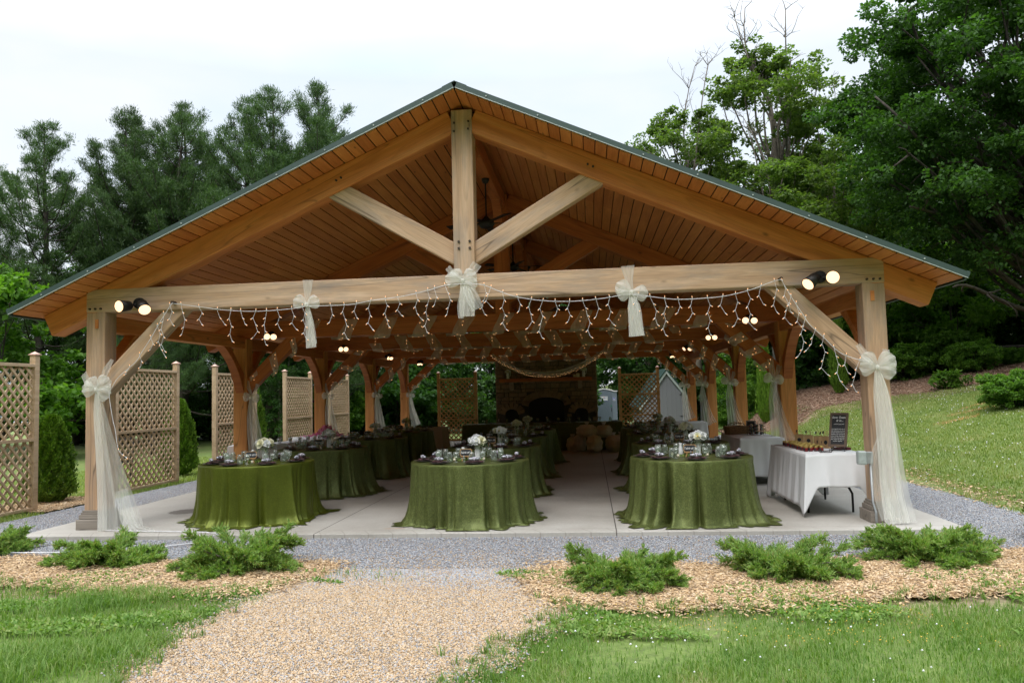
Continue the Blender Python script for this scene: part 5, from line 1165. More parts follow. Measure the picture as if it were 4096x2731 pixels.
def broadleaf(name, label, cat, group, seed, H, crown, clumps, per, leaf, lm, trunk_r, bark, crad=(.7, 1.2), zmin=.25, lean=(0, 0), bare=0, gap=.5, spread=None):
    """crown: (rx, ry, zc, rz)"""
    r = random.Random(seed); rs = np.random.RandomState(seed); t = thing(name, label, cat, group=group)
    rx, ry, zc, rz = crown; P = []; trunk_top = Vector((lean[0], lean[1], zc+rz*.35)); tr = bend((0, 0, -.3), trunk_top, r, .04, 8)
    paths = [(tr, [trunk_r*(1-.8*i/8) for i in range(9)])]; Cs = []
    for k in range(clumps):
        while True:
            d = Vector((r.gauss(0, 1), r.gauss(0, 1), r.gauss(0, 1))).normalized(); q = r.uniform(gap, 1)**.6
            c = Vector((lean[0]+d.x*rx*q, lean[1]+d.y*ry*q, zc+d.z*rz*q))
            if c.z > zmin: break
        R = r.uniform(*crad)*(1-.25*max(0, d.z)); Cs.append((c, R))
        if k % 2 == 0:
            a = tr[min(8, max(2, int(8*(c.z/(zc+rz))*.8)))]; paths.append((bend(a, c, r, .1, 5), [trunk_r*.17*(1-.8*i/5)+.007 for i in range(6)]))
    for k in range(bare):
        a = tr[r.randint(5, 8)]; d = Vector((r.uniform(-.45, .45), r.uniform(-.3, .3), 1)).normalized(); top = Vector((a.x, a.y, zc+rz*.5))+d*rz*r.uniform(.75, 1.15)+Vector((r.uniform(-1, 1)*rx*.5, 0, 0))
        b = bend(a, top, r, .06, 8); paths.append((b, [.05*(1-.85*i/8)+.006 for i in range(9)]))
        for q in range(18):
            s = b[r.randint(3, 8)]; e = s+Vector((r.uniform(-.8, .8), r.uniform(-.5, .5), r.uniform(.3, 1.0)))*r.uniform(.5, 1.2); bb = bend(s, e, r, .1, 4); paths.append((bb, [.014, .011, .009, .007, .005]))
            for _ in range(3):
                s2 = bb[r.randint(1, 4)]; e2 = s2+Vector((r.uniform(-.5, .5), r.uniform(-.4, .4), r.uniform(.1, .6)))*.6; paths.append((bend(s2, e2, r, .1, 2), [.007, .005, .004]))
    limbs_mesh('trunk', paths, bark, t)
    CC, DD, LL = [], [], []
    for c, R in Cs:
        # sub-clumps make boughs with ragged edges
        for _ in range(7):
            sc = np.array(c)+rs.normal(size=3)*R*np.array([.55, .55, .34]); n = int(per/7*rs.uniform(.6, 1.3)); sr = R*rs.uniform(.28, .48)
            d = randu(rs, n); rad = rs.uniform(.3, 1, n)**.5
            CC.append(sc+d*rad[:, None]*sr*np.array([1, 1, .55])); D = unit(d*.7+rs.normal(size=(n, 3))*.6+np.array([0, 0, -.35])); DD.append(D)
    C_ = np.concatenate(CC); D = np.concatenate(DD); U = unit(np.cross(D, randu(rs, len(D))*.6+np.array([0, 0, 1.])))
    ln = leaf*rs.uniform(.7, 1.35, len(D)); V, F = leafquads(C_, D, U, ln, ln*.72)
    npmesh('crown', V, F, lm, t); return t
def pine(label, group, seed, H, R, first=.18, lm=None):
    r = random.Random(seed); rs = np.random.RandomState(seed); t = thing('pine_tree', label, 'pine tree', group=group)
    tr = [Vector((.12*math.sin(i*.8+seed), .1*math.cos(i), H*i/12)) for i in range(13)]; paths = [(tr, [.24*(1-.93*i/12) for i in range(13)])]
    CC, DD, LL = [], [], []; z = H*first
    while z < H*.995:
        f = (z-H*first)/(H*(1-first)); nb = r.randint(3, 5) if f < .7 else r.randint(2, 3); a0 = r.uniform(0, 6)
        prof = R*(1-f)**.8*(.55+.45*min(1, f*4+.35))
        for k in range(nb):
            a = a0+2*PI*k/nb+r.uniform(-.35, .35); L_ = prof*r.choice((.5, .8, 1.0, 1.15, 1.45))*r.uniform(.85, 1.15)+.34*(1-.62*f); up = .05+.75*f+r.uniform(-.1, .2)
            p0 = Vector((0, 0, z+r.uniform(-.1, .1))); hx = L_/(1+up*.35); d = Vector((math.cos(a), math.sin(a), up))
            pts = [p0+Vector((d.x*hx*i/6, d.y*hx*i/6, hx*(up*.6*(i/6)+(.28+.22*f)*(i/6)**2.4-.10*math.sin(PI*i/6)))) for i in range(7)]
            paths.append((pts, [.04*(1-f*.6)*(1-.75*i/6)+.005 for i in range(7)]))
            for q in range(int(7*(1-.5*f)+L_*14)):
                u = 1-abs(r.gauss(0, .30))
                if u < .22: u = r.uniform(.3, 1)
                i = min(5, int(u*6)); b = pts[i].lerp(pts[i+1], u*6-i); tg = (pts[i+1]-pts[i]).normalized(); w_ = .30*L_*(1.08-u)+.10
                side = Vector((-d.y, d.x, 0)).normalized()*r.gauss(0, .6)*w_; c = b+side+Vector((0, 0, r.uniform(-.02, .14)+abs(r.gauss(0, .05))))
                n = 34; dirs = unit(rs.normal(size=(n, 3))*.70+np.array(tg)*.7+np.array([0, 0, .55])); cc = np.array(c)+rs.normal(size=(n, 3))*np.array([.10, .10, .055]); CC.append(cc); DD.append(dirs)
        z += r.uniform(.34, .60)*(1-.35*f)*(H/12)**.5
    limbs_mesh('trunk', paths, M_BARK, t, 5)
    C_ = np.concatenate(CC); D = np.concatenate(DD); U = unit(np.cross(D, randu(rs, len(D)))); ln = rs.uniform(.09, .19, len(D)); V, F = leafquads(C_, D, U, ln, ln*.13)
    npmesh('crown', V, F, lm or L_PINE, t); return t
PINEL = ['tall white pine at the far left edge with upswept limbs', 'dark white pine second from the left', 'white pine with bare lower trunk behind the left roof edge', 'broad white pine left of the roof slope', 'white pine rising highest beside the roof slope', 'pale green pine nearest the ridge on the left', 'low pine behind the left lattice screens', 'pine filling the left background behind its neighbours', 'slim pine at the left edge of the photo', 'pine standing deep behind the second left lattice screen', 'pine between the two leftmost tall pines', 'dense pine before the fourth tall pine', 'pine just left of the highest pine', 'pine close behind the highest pine']
pp = [pine(PINEL[0], 'white pines behind the left side', 1, 13.0, 3.9, .12), pine(PINEL[1], 'white pines behind the left side', 2, 13.0, 3.5, .3), pine(PINEL[2], 'white pines behind the left side', 3, 13.0, 3.8, .2)]
spots = [(-17.0, 15.5, .86, 0, 0), (-15.2, 17.5, .93, 1, 1), (-13.7, 18.6, .97, 1, 2.5), (-11.4, 19.2, 1.0, 2, .7), (-8.8, 19.8, 1.05, 0, 2), (-8.3, 23.6, .98, 2, 4), (-11.9, 13.5, .42, 2, 5), (-17.5, 23, .85, 1, 3), (-19.5, 16.5, .66, 0, 4.2), (-10.2, 25, .9, 2, 1.3), (-16.0, 19.0, .95, 2, 1.9), (-12.9, 17.0, .90, 0, 5.1), (-10.0, 18.0, .98, 1, 3.3), (-9.6, 22.5, 1.03, 0, .4)]
for i, (x, y, s, k, a) in enumerate(spots):
    if i in (0, 1): o = pp[i]
    elif i == 3: o = pp[2]
    else: o = None
    if o is None: o = dup(pp[k])
    o.location = (x, y, GZ0); o.rotation_euler = (0, 0, a); o.scale = (s,)*3; o['label'] = PINEL[i]
# woodland behind
wd = [broadleaf('woodland_tree', 'x', 'tree', 'woodland trees behind the pavilion', 21, 9, (3.0, 2.8, 4.6, 3.9), 60, 520, .13, L_WOOD, .20, M_BARK, (.8, 1.3), .5),
      broadleaf('woodland_tree', 'x', 'tree', 'woodland trees behind the pavilion', 22, 10, (2.6, 2.6, 5.4, 4.4), 58, 520, .13, L_WOOD, .2, M_BARKL, (.7, 1.2), 1.2),
      broadleaf('woodland_tree', 'x', 'tree', 'woodland trees behind the pavilion', 23, 9, (3.4, 3.0, 4.2, 3.7), 60, 520, .13, L_MAPLE, .22, M_BARK, (.8, 1.4), .3)]
WS = [(-16, 27, 1.0, 0), (-12.5, 30, 1.0, 1), (-9, 29, .95, 2), (-6.2, 26.5, .8, 0), (-3.6, 28.5, .85, 1), (-1, 30, .9, 2), (1.6, 32, .9, 0), (4.4, 31, 1.0, 1), (7.2, 29.5, .95, 2), (9.8, 27.5, 1.0, 0), (12.6, 28.0, 1.05, 1), (15.6, 27.5, 1.1, 2), (18.6, 26, 1.15, 0), (21.8, 25, 1.2, 1), (25, 23.5, 1.2, 2), (12, 33, 1.4, 0), (17, 33, 1.5, 1), (23, 31, 1.5, 2), (-19, 20, .8, 2), (-14, 21.5, .55, 0), (-9.5, 17.5, .42, 1), (-21, 25, 1, 1), (6, 36, 1.2, 2), (0, 38, 1.2, 1), (-6, 36, 1.2, 0)]
wl = ['left edge', 'left background', 'left background', 'rear left lattice', 'rear left lattice', 'stone chimney', 'portable toilet', 'grey shed', 'grey shed', 'right rear post', 'right lawn', 'right lawn', 'right mulch slope', 'right mulch slope', 'right edge']
DSC = ['dense dark green tree', 'tall pale-barked green tree', 'broad deep green tree']
for i, (x, y, s, k) in enumerate(WS):
    o = wd[k] if i in (0, 1, 2) else dup(wd[k]); o.location = (x, y, gz(x, y)-.2-(.02*(y-22) if x < 8 and y > 22 else 0)); o.rotation_euler = (0, 0, i*1.7); o.scale = (s,)*3
    side = 'left' if x < -3 else ('centre' if x < 6 else 'right')
    o['label'] = '%s in the woods, %s from the left, %s row, %s background' % (DSC[k], ['first', 'second', 'third', 'fourth', 'fifth', 'sixth', 'seventh', 'eighth', 'ninth', 'tenth', 'eleventh', 'twelfth', 'thirteenth', 'fourteenth', 'fifteenth', 'first', 'second', 'third', 'first', 'second', 'third', 'fourth', 'fifth', 'sixth', 'seventh'][i], 'front' if i < 15 else ('tall rear' if i < 18 else 'filler'), side)
# light green maples with dying tops
m1 = broadleaf('maple_tree', 'light green maple with bare dying top just right of the roof ridge', 'tree', 'maples with bare tops right of the roof', 31, 11, (2.4, 2.4, 8.0, 2.9), 62, 560, .12, L_MAPLE2, .2, M_BARKL, (.6, 1.0), 3, bare=2); m1.location = (5.6, 21.5, 2.0); m1.scale = (.95, .9, .98)
m2 = broadleaf('maple_tree', 'taller half-bare maple with dead leaders between the ridge and the big dark maple', 'tree', 'maples with bare tops right of the roof', 33, 13, (1.9, 1.9, 9.7, 3.4), 60, 600, .11, L_MAPLE2, .22, M_BARKL, (.5, .9), 4, bare=3); m2.location = (9.0, 22.6, 1.3); m2.scale = (1.3, 1.2, 1.08)
m3 = dup(m1, (8.2, 20.6, .9), 2.2, 'low bright green maple just above the right roof slope'); m3.scale = (1.05, 1, .86)
m4 = dup(m1, (11.0, 21.5, 1.2), 4.0, 'light green maple partly behind the big dark maple'); m4.scale = (.9,)*3
# the big dark maple
BM = broadleaf('big_maple_tree', 'huge dark green maple overhanging the upper right corner with sinuous limbs', 'tree', None, 41, 15, (5.6, 4.6, 8.6, 5.6), 230, 960, .115, L_MAPLE, .36, M_BARK, (.7, 1.35), 3.0, gap=.3); BM.location = (15.0, 15.2, 1.2)
r = random.Random(12); paths = []
for a, b, rr in [((-.2, 0, 3.5), (-4.4, -1.5, 5.3), .09), ((-.1, 0, 4.6), (-5.2, -1.6, 8.5), .08), ((0, 0, 2.6), (-3.6, -2.0, 2.9), .08), ((0, 0, 6), (-3.9, -1.0, 11.2), .08), ((-2.2, -.9, 4.6), (-4.6, -2.2, 6.6), .06), ((-.1, -.2, 3.8), (-1.2, -3.4, 6.4), .08), ((0, 0, 5.0), (-1.8, -3.0, 9.5), .1)]:
    pt = bend(a, b, r, .16, 10); paths.append((pt, [rr*(1-.8*i/10)+.012 for i in range(11)]))
    for _ in range(5): s = pt[r.randint(4, 10)]; e = s+Vector((r.uniform(-1, .6), r.uniform(-.8, .5), r.uniform(-.5, 1)))*1.1; paths.append((bend(s, e, r, .15, 5), [.035, .028, .022, .017, .012, .008]))
limbs_mesh('limb', paths, M_BARK, BM, 7)
bt2 = broadleaf('bright_sapling', 'x', 'sapling', 'bright green saplings at the woodland edge', 51, 5, (1.5, 1.4, 2.4, 2.0), 30, 380, .13, L_BRIGHT, .07, M_BARK, (.4, .7), .4)
for i, (x, y, s, l) in enumerate([(-15.3, 11.5, 1.3, 'bright yellow-green sapling at the left edge below the pines'), (14.6, 20.6, 1.15, 'bright green sapling under the big dark maple by the split-rail fence'), (12.9, 22.5, 1.3, 'bright green sapling left of the split-rail fence'), (18.4, 21.6, 1.4, 'bright green sapling right of the split-rail fence'), (-8.6, 21, .75, 'bright sapling glimpsed between the left lattice screens'), (6.9, 20.8, .62, 'bright green shrubby sapling right of the grey shed'), (2.9, 30.0, .5, 'yellow-green sapling seen through the right rear lattice')]):
    o = bt2 if i == 0 else dup(bt2); o.location = (x, y, gz(x, y)-.1); o.scale = (s,)*3; o.rotation_euler = (0, 0, i*1.3); o['label'] = l
# understory shrubs close the view at eye level
sh0 = broadleaf('woodland_shrub', 'x', 'shrub', 'woodland shrubs along the tree line', 61, 3, (1.5, 1.2, 1.1, 1.1), 26, 420, .13, L_WOOD, .05, M_BARK, (.45, .75), .1)
sh1 = broadleaf('woodland_shrub', 'x', 'shrub', 'woodland shrubs along the tree line', 62, 3, (1.3, 1.2, 1.2, 1.2), 24, 420, .13, L_MAPLE, .05, M_BARK, (.45, .75), .1)
SS = []
for i in range(28):
    x = -19+i*1.52; y = 24.8+1.3*math.sin(i*2.1)+(0 if abs(x) < 12 else (-.18*(x-12) if x > 0 else .45*(x+12))); SS.append((x, y))
ords = ['first', 'second', 'third', 'fourth', 'fifth', 'sixth', 'seventh', 'eighth', 'ninth', 'tenth', 'eleventh', 'twelfth', 'thirteenth', 'fourteenth']
for i, (x, y) in enumerate(SS):
    if 1.0 < x < 5.6: y = 29.5
    b = (sh0, sh1)[i % 2]; o = b if i < 2 else dup(b); o.location = (x, y, gz(x, y)-.15); o.scale = (1.1+.3*math.sin(i*1.7),)*3; o.rotation_euler = (0, 0, i*2.3)
    o['label'] = '%s leafy shrub along the tree line, %s from the photo\'s %s edge' % (['dark green', 'deep green'][i % 2], ords[i] if i < 14 else ords[27-i], 'left' if i < 14 else 'right')
# hillside garden shrubs
gsh = broadleaf('garden_shrub', 'rounded feathery green shrub at the right edge of the hillside lawn', 'shrub', 'garden shrubs on the right slope', 71, 2, (.56, .55, .45, .42), 44, 520, .045, L_BRIGHT, .03, M_BARK, (.16, .26), .08); gsh.location = (10.6, 8.9, gz(10.6, 8.9)-.05)
for x, y, s, l in [(12.3, 19.2, 1.5, 'green shrub behind the front right post on the mulch slope'), (14.1, 19.3, 1.7, 'tall green rose bush with pale blooms on the mulch slope'), (13.9, 17.7, 1.25, 'light green shrub left of the split-rail fence'), (15.2, 17.9, .7, 'small dark green shrub in front of the split-rail fence'), (13.1, 19.6, 1.1, 'small grey-green shrub between two larger ones on the slope'), (8.2, 21.8, 1.3, 'leafy green shrub right of the shed above the mulch slope'), (6.6, 20.3, 1.1, 'low leafy shrub at the foot of the mulch slope beside the shed')]: dup(gsh, (x, y, gz(x, y)-.05), x, l, scale=s)
rb = MB(); r = random.Random(3)
ye = broadleaf('yellow_shrub', 'low yellow-green azalea on the mulch slope right of the post', 'shrub', None, 72, 1.5, (.55, .45, .3, .25), 16, 120, .08, L_BRIGHT, .03, M_BARK, (.12, .2), .05); ye.location = (11.75, 14.4, gz(11.75, 14.4))
# split rail fence
rf_ = thing('split_rail_fence', 'dark old stacked split-rail fence at the right edge above the mulch slope', 'fence', (14.6, 18.9, gz(14.6, 18.9)), R_(-8))
r = random.Random(5)
for k in range(5):
    for s in range(3):
        x0 = s*2.1; mb = MB(); n = 7; mb.tube([(x0-.15+2.4*i/n, (.22 if (s+k) % 2 else -.12)*(i/n-.5)+r.uniform(-.02, .02), .08+k*.15+r.uniform(-.015, .015)) for i in range(n+1)], [.055+r.uniform(-.012, .012) for _ in range(n+1)], 6); mb.build('rail', M_OLDW, rf_)
for s in range(4): MB().tube([(s*2.1, .18, -.1), (s*2.1, .16, .85)], .06, 6).build('post', M_OLDW, rf_)
# arborvitae
def arbor(seed, H, Rm, n=15000):
    rs = np.random.RandomState(seed); t = thing('arborvitae', 'x', 'arborvitae', group='columnar arborvitae')
    limbs_mesh('trunk', [([(0, 0, -.1), (0, 0, H*.9)], [.05, .01])], M_BARK, t)
    u = rs.uniform(0, 1, n)**.9; prof = Rm*np.minimum(1, (u*6+.35))*np.clip(1-u, 0, 1)**.42; a = rs.uniform(0, 2*PI, n)
    lump = 1+.13*np.sin(a*5+u*9)+.10*np.sin(a*11-u*23+1)+.06*np.sin(a*19+u*41); rad = prof*lump*rs.uniform(.72, 1.03, n)
    C_ = np.stack([rad*np.cos(a), rad*np.sin(a), u*H+.02], 1); D = unit(np.stack([np.cos(a)*.55, np.sin(a)*.55, np.full(n, 1.0)], 1)+rs.normal(size=(n, 3))*.28)
    U = unit(np.cross(D, np.stack([np.cos(a), np.sin(a), np.zeros(n)], 1)+rs.normal(size=(n, 3))*.7)); ln = rs.uniform(.04, .085, n)*(H/1.8)**.5; V, F = leafquads(C_, D, U, ln, ln*.5); npmesh('foliage', V, F, L_ARB, t); return t
ab = arbor(1, 1.75, .40)
for i, (x, y, s, sz, l) in enumerate([(-7.25, 2.75, .95, .78, 'bright green columnar arborvitae left of the front left post'), (-7.32, 6.8, .95, .9, 'arborvitae between the second and third left lattice screens'), (-7.4, 10.5, 1, 1.15, 'arborvitae seen behind the second left post drape'), (-7.5, 14.0, 1, 1.05, 'farthest left arborvitae beyond the lattice screens'), (9.9, 18.6, 1.15, 1.95, 'tall slim arborvitae at the woods edge seen under the right brace'), (7.15, 17.4, 1.05, 1.85, 'tall arborvitae half hidden by the second right post drape'), (5.88, -1.0, .72, .60, 'arborvitae cut by the right photo edge beside the gravel')]):
    o = ab if i == 0 else dup(ab); o.location = (x, y, gz(x, y)); o.scale = (s*(.62 if 3 < i < 6 else 1), s*(.62 if 3 < i < 6 else 1), sz); o.rotation_euler = (0, 0, i*1.1); o['label'] = l
# spreading junipers
def juniper(seed, rx, ry, h, label, loc, n_l=34):
    r = random.Random(seed); rs = np.random.RandomState(seed); t = thing('juniper_shrub', label, 'juniper', loc, 0, 'spreading junipers along the mulch beds'); paths = []; CC, DD, SS_ = [], [], []
    for k in range(n_l):
        a = 2*PI*k/n_l+r.uniform(-.2, .2); el = r.choice([.08, .18, .32, .5, .75])*r.uniform(.7, 1.25); q = r.uniform(.65, 1.12)
        tip = Vector((math.cos(a)*rx*q*math.cos(el*.75), math.sin(a)*ry*q*math.cos(el*.75), max(.05, h*q*math.sin(el)/.85)))
        pts = [Vector((0, 0, .0)).lerp(tip, i/7)+Vector((0, 0, .10*h*math.sin(PI*i/7)))+Vector((r.uniform(-.012, .012), r.uniform(-.012, .012), r.uniform(-.012, .012))) for i in range(8)]
        paths.append((pts, [.010*(1-.8*i/7)+.002 for i in range(8)]))
        for s in range(62):
            u = r.uniform(.06, 1.0)**.72; i = min(6, int(u*7)); b = pts[i].lerp(pts[i+1], u*7-i); d = (pts[i+1]-pts[i]).normalized()
            sd = Vector((r.gauss(0, 1), r.gauss(0, 1), r.gauss(.3, .9))).normalized(); dd = (d*1.0+sd*.85).normalized(); L_ = r.uniform(.04, .10)*(1.2-.45*u)*(rx/.5)**.5
            m = 28; f = rs.uniform(0, 1, m); C_ = np.array(b)+np.outer(f*L_, np.array(dd))+rs.normal(size=(m, 3))*.004; D = unit(np.array(dd)*1.1+rs.normal(size=(m, 3))*.42+np.array([0, 0, .15])); CC.append(C_); DD.append(D)
    limbs_mesh('stems', paths, M_BARKL, t, 4); C_ = np.concatenate(CC); D = np.concatenate(DD); C_[:, 2] = np.maximum(C_[:, 2], .004); U = unit(np.cross(D, randu(rs, len(D)))); ln = rs.uniform(.016, .042, len(D)); V, F = leafquads(C_, D, U, ln, ln*.24); npmesh('foliage', V, F, L_JUN, t); return t
juniper(1, .50, .44, .32, 'small spreading juniper in front of the left post base', (-3.28, -1.82, GZ0), 36)
juniper(2, .58, .50, .38, 'spreading juniper with a tall upright tip before the front left green table', (-1.85, -2.05, GZ0), 46)
juniper(3, .46, .42, .32, 'juniper at the right edge of the gravel path, nearest the camera', (1.62, -2.62, GZ0), 44)
juniper(4, .52, .44, .29, 'low wide juniper between the path edge and the right corner', (2.98, -2.32, GZ0), 44)
juniper(5, .56, .46, .31, 'darker wide juniper in front of the right post', (4.30, -1.80, GZ0), 46)
juniper(6, .5, .44, .30, 'juniper cut by the left photo edge', (-5.0, -1.25, GZ0), 34)
# upright leader on the second juniper
# ------------------------------------------------------------------ scatter: pebbles, chips, grass
def inpoly(P, poly):
    x, y = P[:, 0], P[:, 1]; c = np.zeros(len(P), bool); n = len(poly)
    for i in range(n):
        x1, y1 = poly[i]; x2, y2 = poly[(i+1) % n]; m = ((y1 > y) != (y2 > y)); 
        with np.errstate(divide='ignore', invalid='ignore'): c ^= m & (x < (x2-x1)*(y-y1)/((y2-y1) if y2 != y1 else 1e-9)+x1)
    return c
rs = np.random.RandomState(77)
def vnoise(P, f, seed):
    q = np.random.RandomState(seed); s = 0
    for k in range(7):
        a = q.uniform(0, 2*PI); fr = f*q.uniform(.6, 1.8); s = s+np.sin((P[:, 0]*math.cos(a)+P[:, 1]*math.sin(a))*fr+q.uniform(0, 6))
    return s/7
def pebbles(name, P, size, mat, z):
    n = len(P); s = size*rs.uniform(.55, 1.5, n); base = np.array([[1, 0, 0], [0, 1, 0], [-1, 0, 0], [0, -1, 0], [0, 0, 1], [0, 0, -1]], float)
    V = base[None]*np.stack([s, s*rs.uniform(.6, .95, n), s*rs.uniform(.4, .7, n)], 1)[:, None, :]*rs.uniform(.8, 1.2, (n, 6, 1)); a = rs.uniform(0, 2*PI, n); ca, sa = np.cos(a)[:, None], np.sin(a)[:, None]
    X = V[:, :, 0]*ca-V[:, :, 1]*sa; Y = V[:, :, 0]*sa+V[:, :, 1]*ca; tz = rs.normal(0, .25, (n, 1)); Z = V[:, :, 2]+X*tz
    V = np.stack([X+P[:, 0:1], Y+P[:, 1:2], Z+z+(s*.25)[:, None]], 2); f = np.array([[0, 1, 4], [1, 2, 4], [2, 3, 4], [3, 0, 4], [1, 0, 5], [2, 1, 5], [3, 2, 5], [0, 3, 5]]); F = (np.arange(n)[:, None, None]*6+f[None]).reshape(-1, 3)
    o = npmesh(name, V.reshape(-1, 3), F, mat); tag(o, kind='stuff'); return o
def samp(n, x0, x1, y0, y1): return np.stack([rs.uniform(x0, x1, n), rs.uniform(y0, y1, n)], 1)
P = samp(170000, -1.9, 1.6, -5.0, -1.9); Pw = P+.10*rs.normal(size=P.shape)+.20*np.stack([vnoise(P, 7, 75), vnoise(P, 7, 76)], 1); P = P[(inpoly(Pw, PATH) | (inpoly(P, GRAV) & (P[:, 1] < -2.1))) & ~inpoly(P, BEDL) & ~inpoly(P, BEDR)]; tanf = rs.uniform(0, 1, len(P)) < np.clip((-P[:, 1]-2.35+.6*vnoise(P, 2, 3))/1.1, .08, .9)
grey_extra = P[~tanf]; P = P[tanf]; g2 = rs.uniform(0, 1, len(P)) < np.clip(.13+.30*vnoise(P, 2.2, 81), .02, .4)
pebbles('tan_pebbles', P[~g2], .0085, M_PEBT, GZ0+.010)
G = samp(150000, -6.4, 6.4, -2.9, -.58); G = G[inpoly(G, GRAV) & ~inpoly(G, BEDL) & ~inpoly(G, BEDR)]; G = G[(G[:, 1] > -2.3) | (rs.uniform(0, 1, len(G)) < np.clip(1+(G[:, 1]+2.3)/.9, 0, 1))]
G2 = samp(45000, 5.25, 6.5, -.6, 5); G2 = G2[inpoly(G2, GRAV)]; G3 = samp(45000, -6.45, -5.25, -.6, 6); G3 = G3[inpoly(G3, GRAV)]
pebbles('grey_pebbles', np.concatenate([G, grey_extra, P[g2], G2, G3]), .0088, M_PEBG, GZ0+.006)
T_ = samp(42000, -2.5, 3, -3.1, -.6); T_ = T_[rs.uniform(0, 1, len(T_)) < np.clip((-T_[:, 1]-1.2+.5*vnoise(T_, 2, 91))/1.9, .06, 1)]; pebbles('tan_pebbles', T_[inpoly(T_, GRAV) & ~inpoly(T_, BEDR)], .008, M_PEBT, GZ0+.010)
def chips(name, P, mat, z0, zs=.03, sz=.028, zf=None):
    n = len(P); l = sz*rs.uniform(.5, 1.6, n); w_ = l*rs.uniform(.22, .5, n); h = rs.uniform(.002, .005, n); a = rs.uniform(0, 2*PI, n); D = unit(np.stack([np.cos(a), np.sin(a), rs.normal(0, .22, n)], 1)); U = unit(np.cross(D, np.array([0, 0, 1.])+rs.normal(size=(n, 3))*.25)); Nn = np.cross(U, D)
    z = (z0 if zf is None else zf)+rs.uniform(0, 1, n)*zs; C_ = np.stack([P[:, 0], P[:, 1], z], 1); V = []
    for sx, sy, szz in [(-1, -.7, -1), (1, -1, -1), (1, .8, -1), (-1, 1, -1), (-1, -.7, 1), (1, -1, 1), (1, .8, 1), (-1, 1, 1)]: V.append(C_+D*(l*.5*sx)[:, None]+U*(w_*.5*sy)[:, None]+Nn*(h*.5*szz)[:, None])
    V = np.stack(V, 1).reshape(-1, 3); f = np.array([[0, 3, 2, 1], [4, 5, 6, 7], [0, 1, 5, 4], [1, 2, 6, 5], [2, 3, 7, 6], [3, 0, 4, 7]]); F = (np.arange(n)[:, None, None]*8+f[None]).reshape(-1, 4)
    o = npmesh(name, V, F, mat); tag(o, kind='stuff'); return o
P = samp(90000, -6.5, -.6, -3.3, -1.1); P = P[inpoly(P+.10*rs.normal(size=P.shape)+.12*np.stack([vnoise(P, 6, 71), vnoise(P, 6, 72)], 1), BEDL)]; Q = samp(130000, .6, 6.5, -3.8, -1.0); Q = Q[inpoly(Q+.10*rs.normal(size=Q.shape)+.12*np.stack([vnoise(Q, 6, 73), vnoise(Q, 6, 74)], 1), BEDR)]
PQ = np.concatenate([P, Q]); chips('wood_chips', PQ, M_CHIP, GZ0+.012, .020, .026)
H_ = samp(60000, 6, 17, 12, 22.5); H_ = H_[inpoly(H_, HM)]; chips('old_wood_chips', H_, M_CHIPR, 0, .03, .07, np.array([gz(x, y) for x, y in H_])+.012)
E_ = samp(2600, 6.25, 7.1, .2, 5.2); E_ = E_[rs.uniform(0, 1, len(E_)) < np.exp(-((E_[:, 0]-6.55-.12*vnoise(E_, 2, 90))/.22)**2)]; chips('wood_chips', E_, M_CHIP, 0, .012, .05, np.array([gz(x, y) for x, y in E_])+.01)
L2_ = samp(2500, -7.7, -6.45, 1.6, 3.4); chips('wood_chips', L2_, M_CHIP, GZ0+.01, .02)
def grass(name, P, h, w_, mat, zf, lean=.5, wide=1.0, clump=None):
    n = len(P); a = rs.uniform(0, 2*PI, n); H = h*rs.uniform(.45, 1.35, n); dx = np.cos(a); dy = np.sin(a); ln = lean*rs.uniform(.2, 1.3, n)*H; ww = w_*rs.uniform(.6, 1.4, n); sx, sy = -dy*ww, dx*ww
    b = np.stack([P[:, 0], P[:, 1], zf], 1); s = np.stack([sx, sy, np.zeros(n)], 1); m = b+np.stack([dx*ln*.35, dy*ln*.35, H*.6], 1); tp = b+np.stack([dx*ln, dy*ln, H*rs.uniform(.75, 1, n)], 1)
    V = np.stack([b-s, b+s, m+s*.8, m-s*.8, tp], 1).reshape(-1, 3); i = np.arange(n)[:, None]*5; F3 = np.concatenate([i+np.array([[0, 1, 2]]), i+np.array([[0, 2, 3]]), i+np.array([[3, 2, 4]])]); o = npmesh(name, V, F3, mat); tag(o, kind='stuff'); return o
P = samp(230000, -4.6, 5.6, -5.3, -2.2)
dens = np.ones(len(P)); ip = inpoly(P, PATH); ib = inpoly(P, BEDL) | inpoly(P, BEDR); Pn = P+.32*np.stack([vnoise(P, 5, 5), vnoise(P, 5, 6)], 1)+.05*rs.normal(size=P.shape)
ok = ~inpoly(Pn, PATH) & ~inpoly(Pn, BEDL) & ~inpoly(Pn, BEDR) & (P[:, 1] < -2.0)
edge = np.clip((-2.55-P[:, 1]+.35*vnoise(P, 2.5, 9))/.6, 0, 1); edgeR = np.clip((-3.2-P[:, 1]+.35*vnoise(P, 2.5, 9))/.6, 0, 1); e = np.where(P[:, 0] < 0, edge, edgeR)
ok &= rs.uniform(0, 1, len(P)) < (.10+.90*e)*np.clip(.85+1.5*vnoise(P, 3.5, 11), .12, 1); P = P[ok]
tall = np.clip(.5+.9*vnoise(P, 2.3, 21), 0, 1); left = P[:, 0] < 0
A_ = P[left]; B_ = P[~left]; ta = tall[left]
grass('long_grass', A_[ta > .45], .085, .0026, L_GRASS, np.full((ta > .45).sum(), GZ0-.01), .8); grass('short_grass', np.concatenate([A_[ta <= .45], B_]), .045, .0024, L_GRASS, np.full((ta <= .45).sum()+len(B_), GZ0-.01), .7)
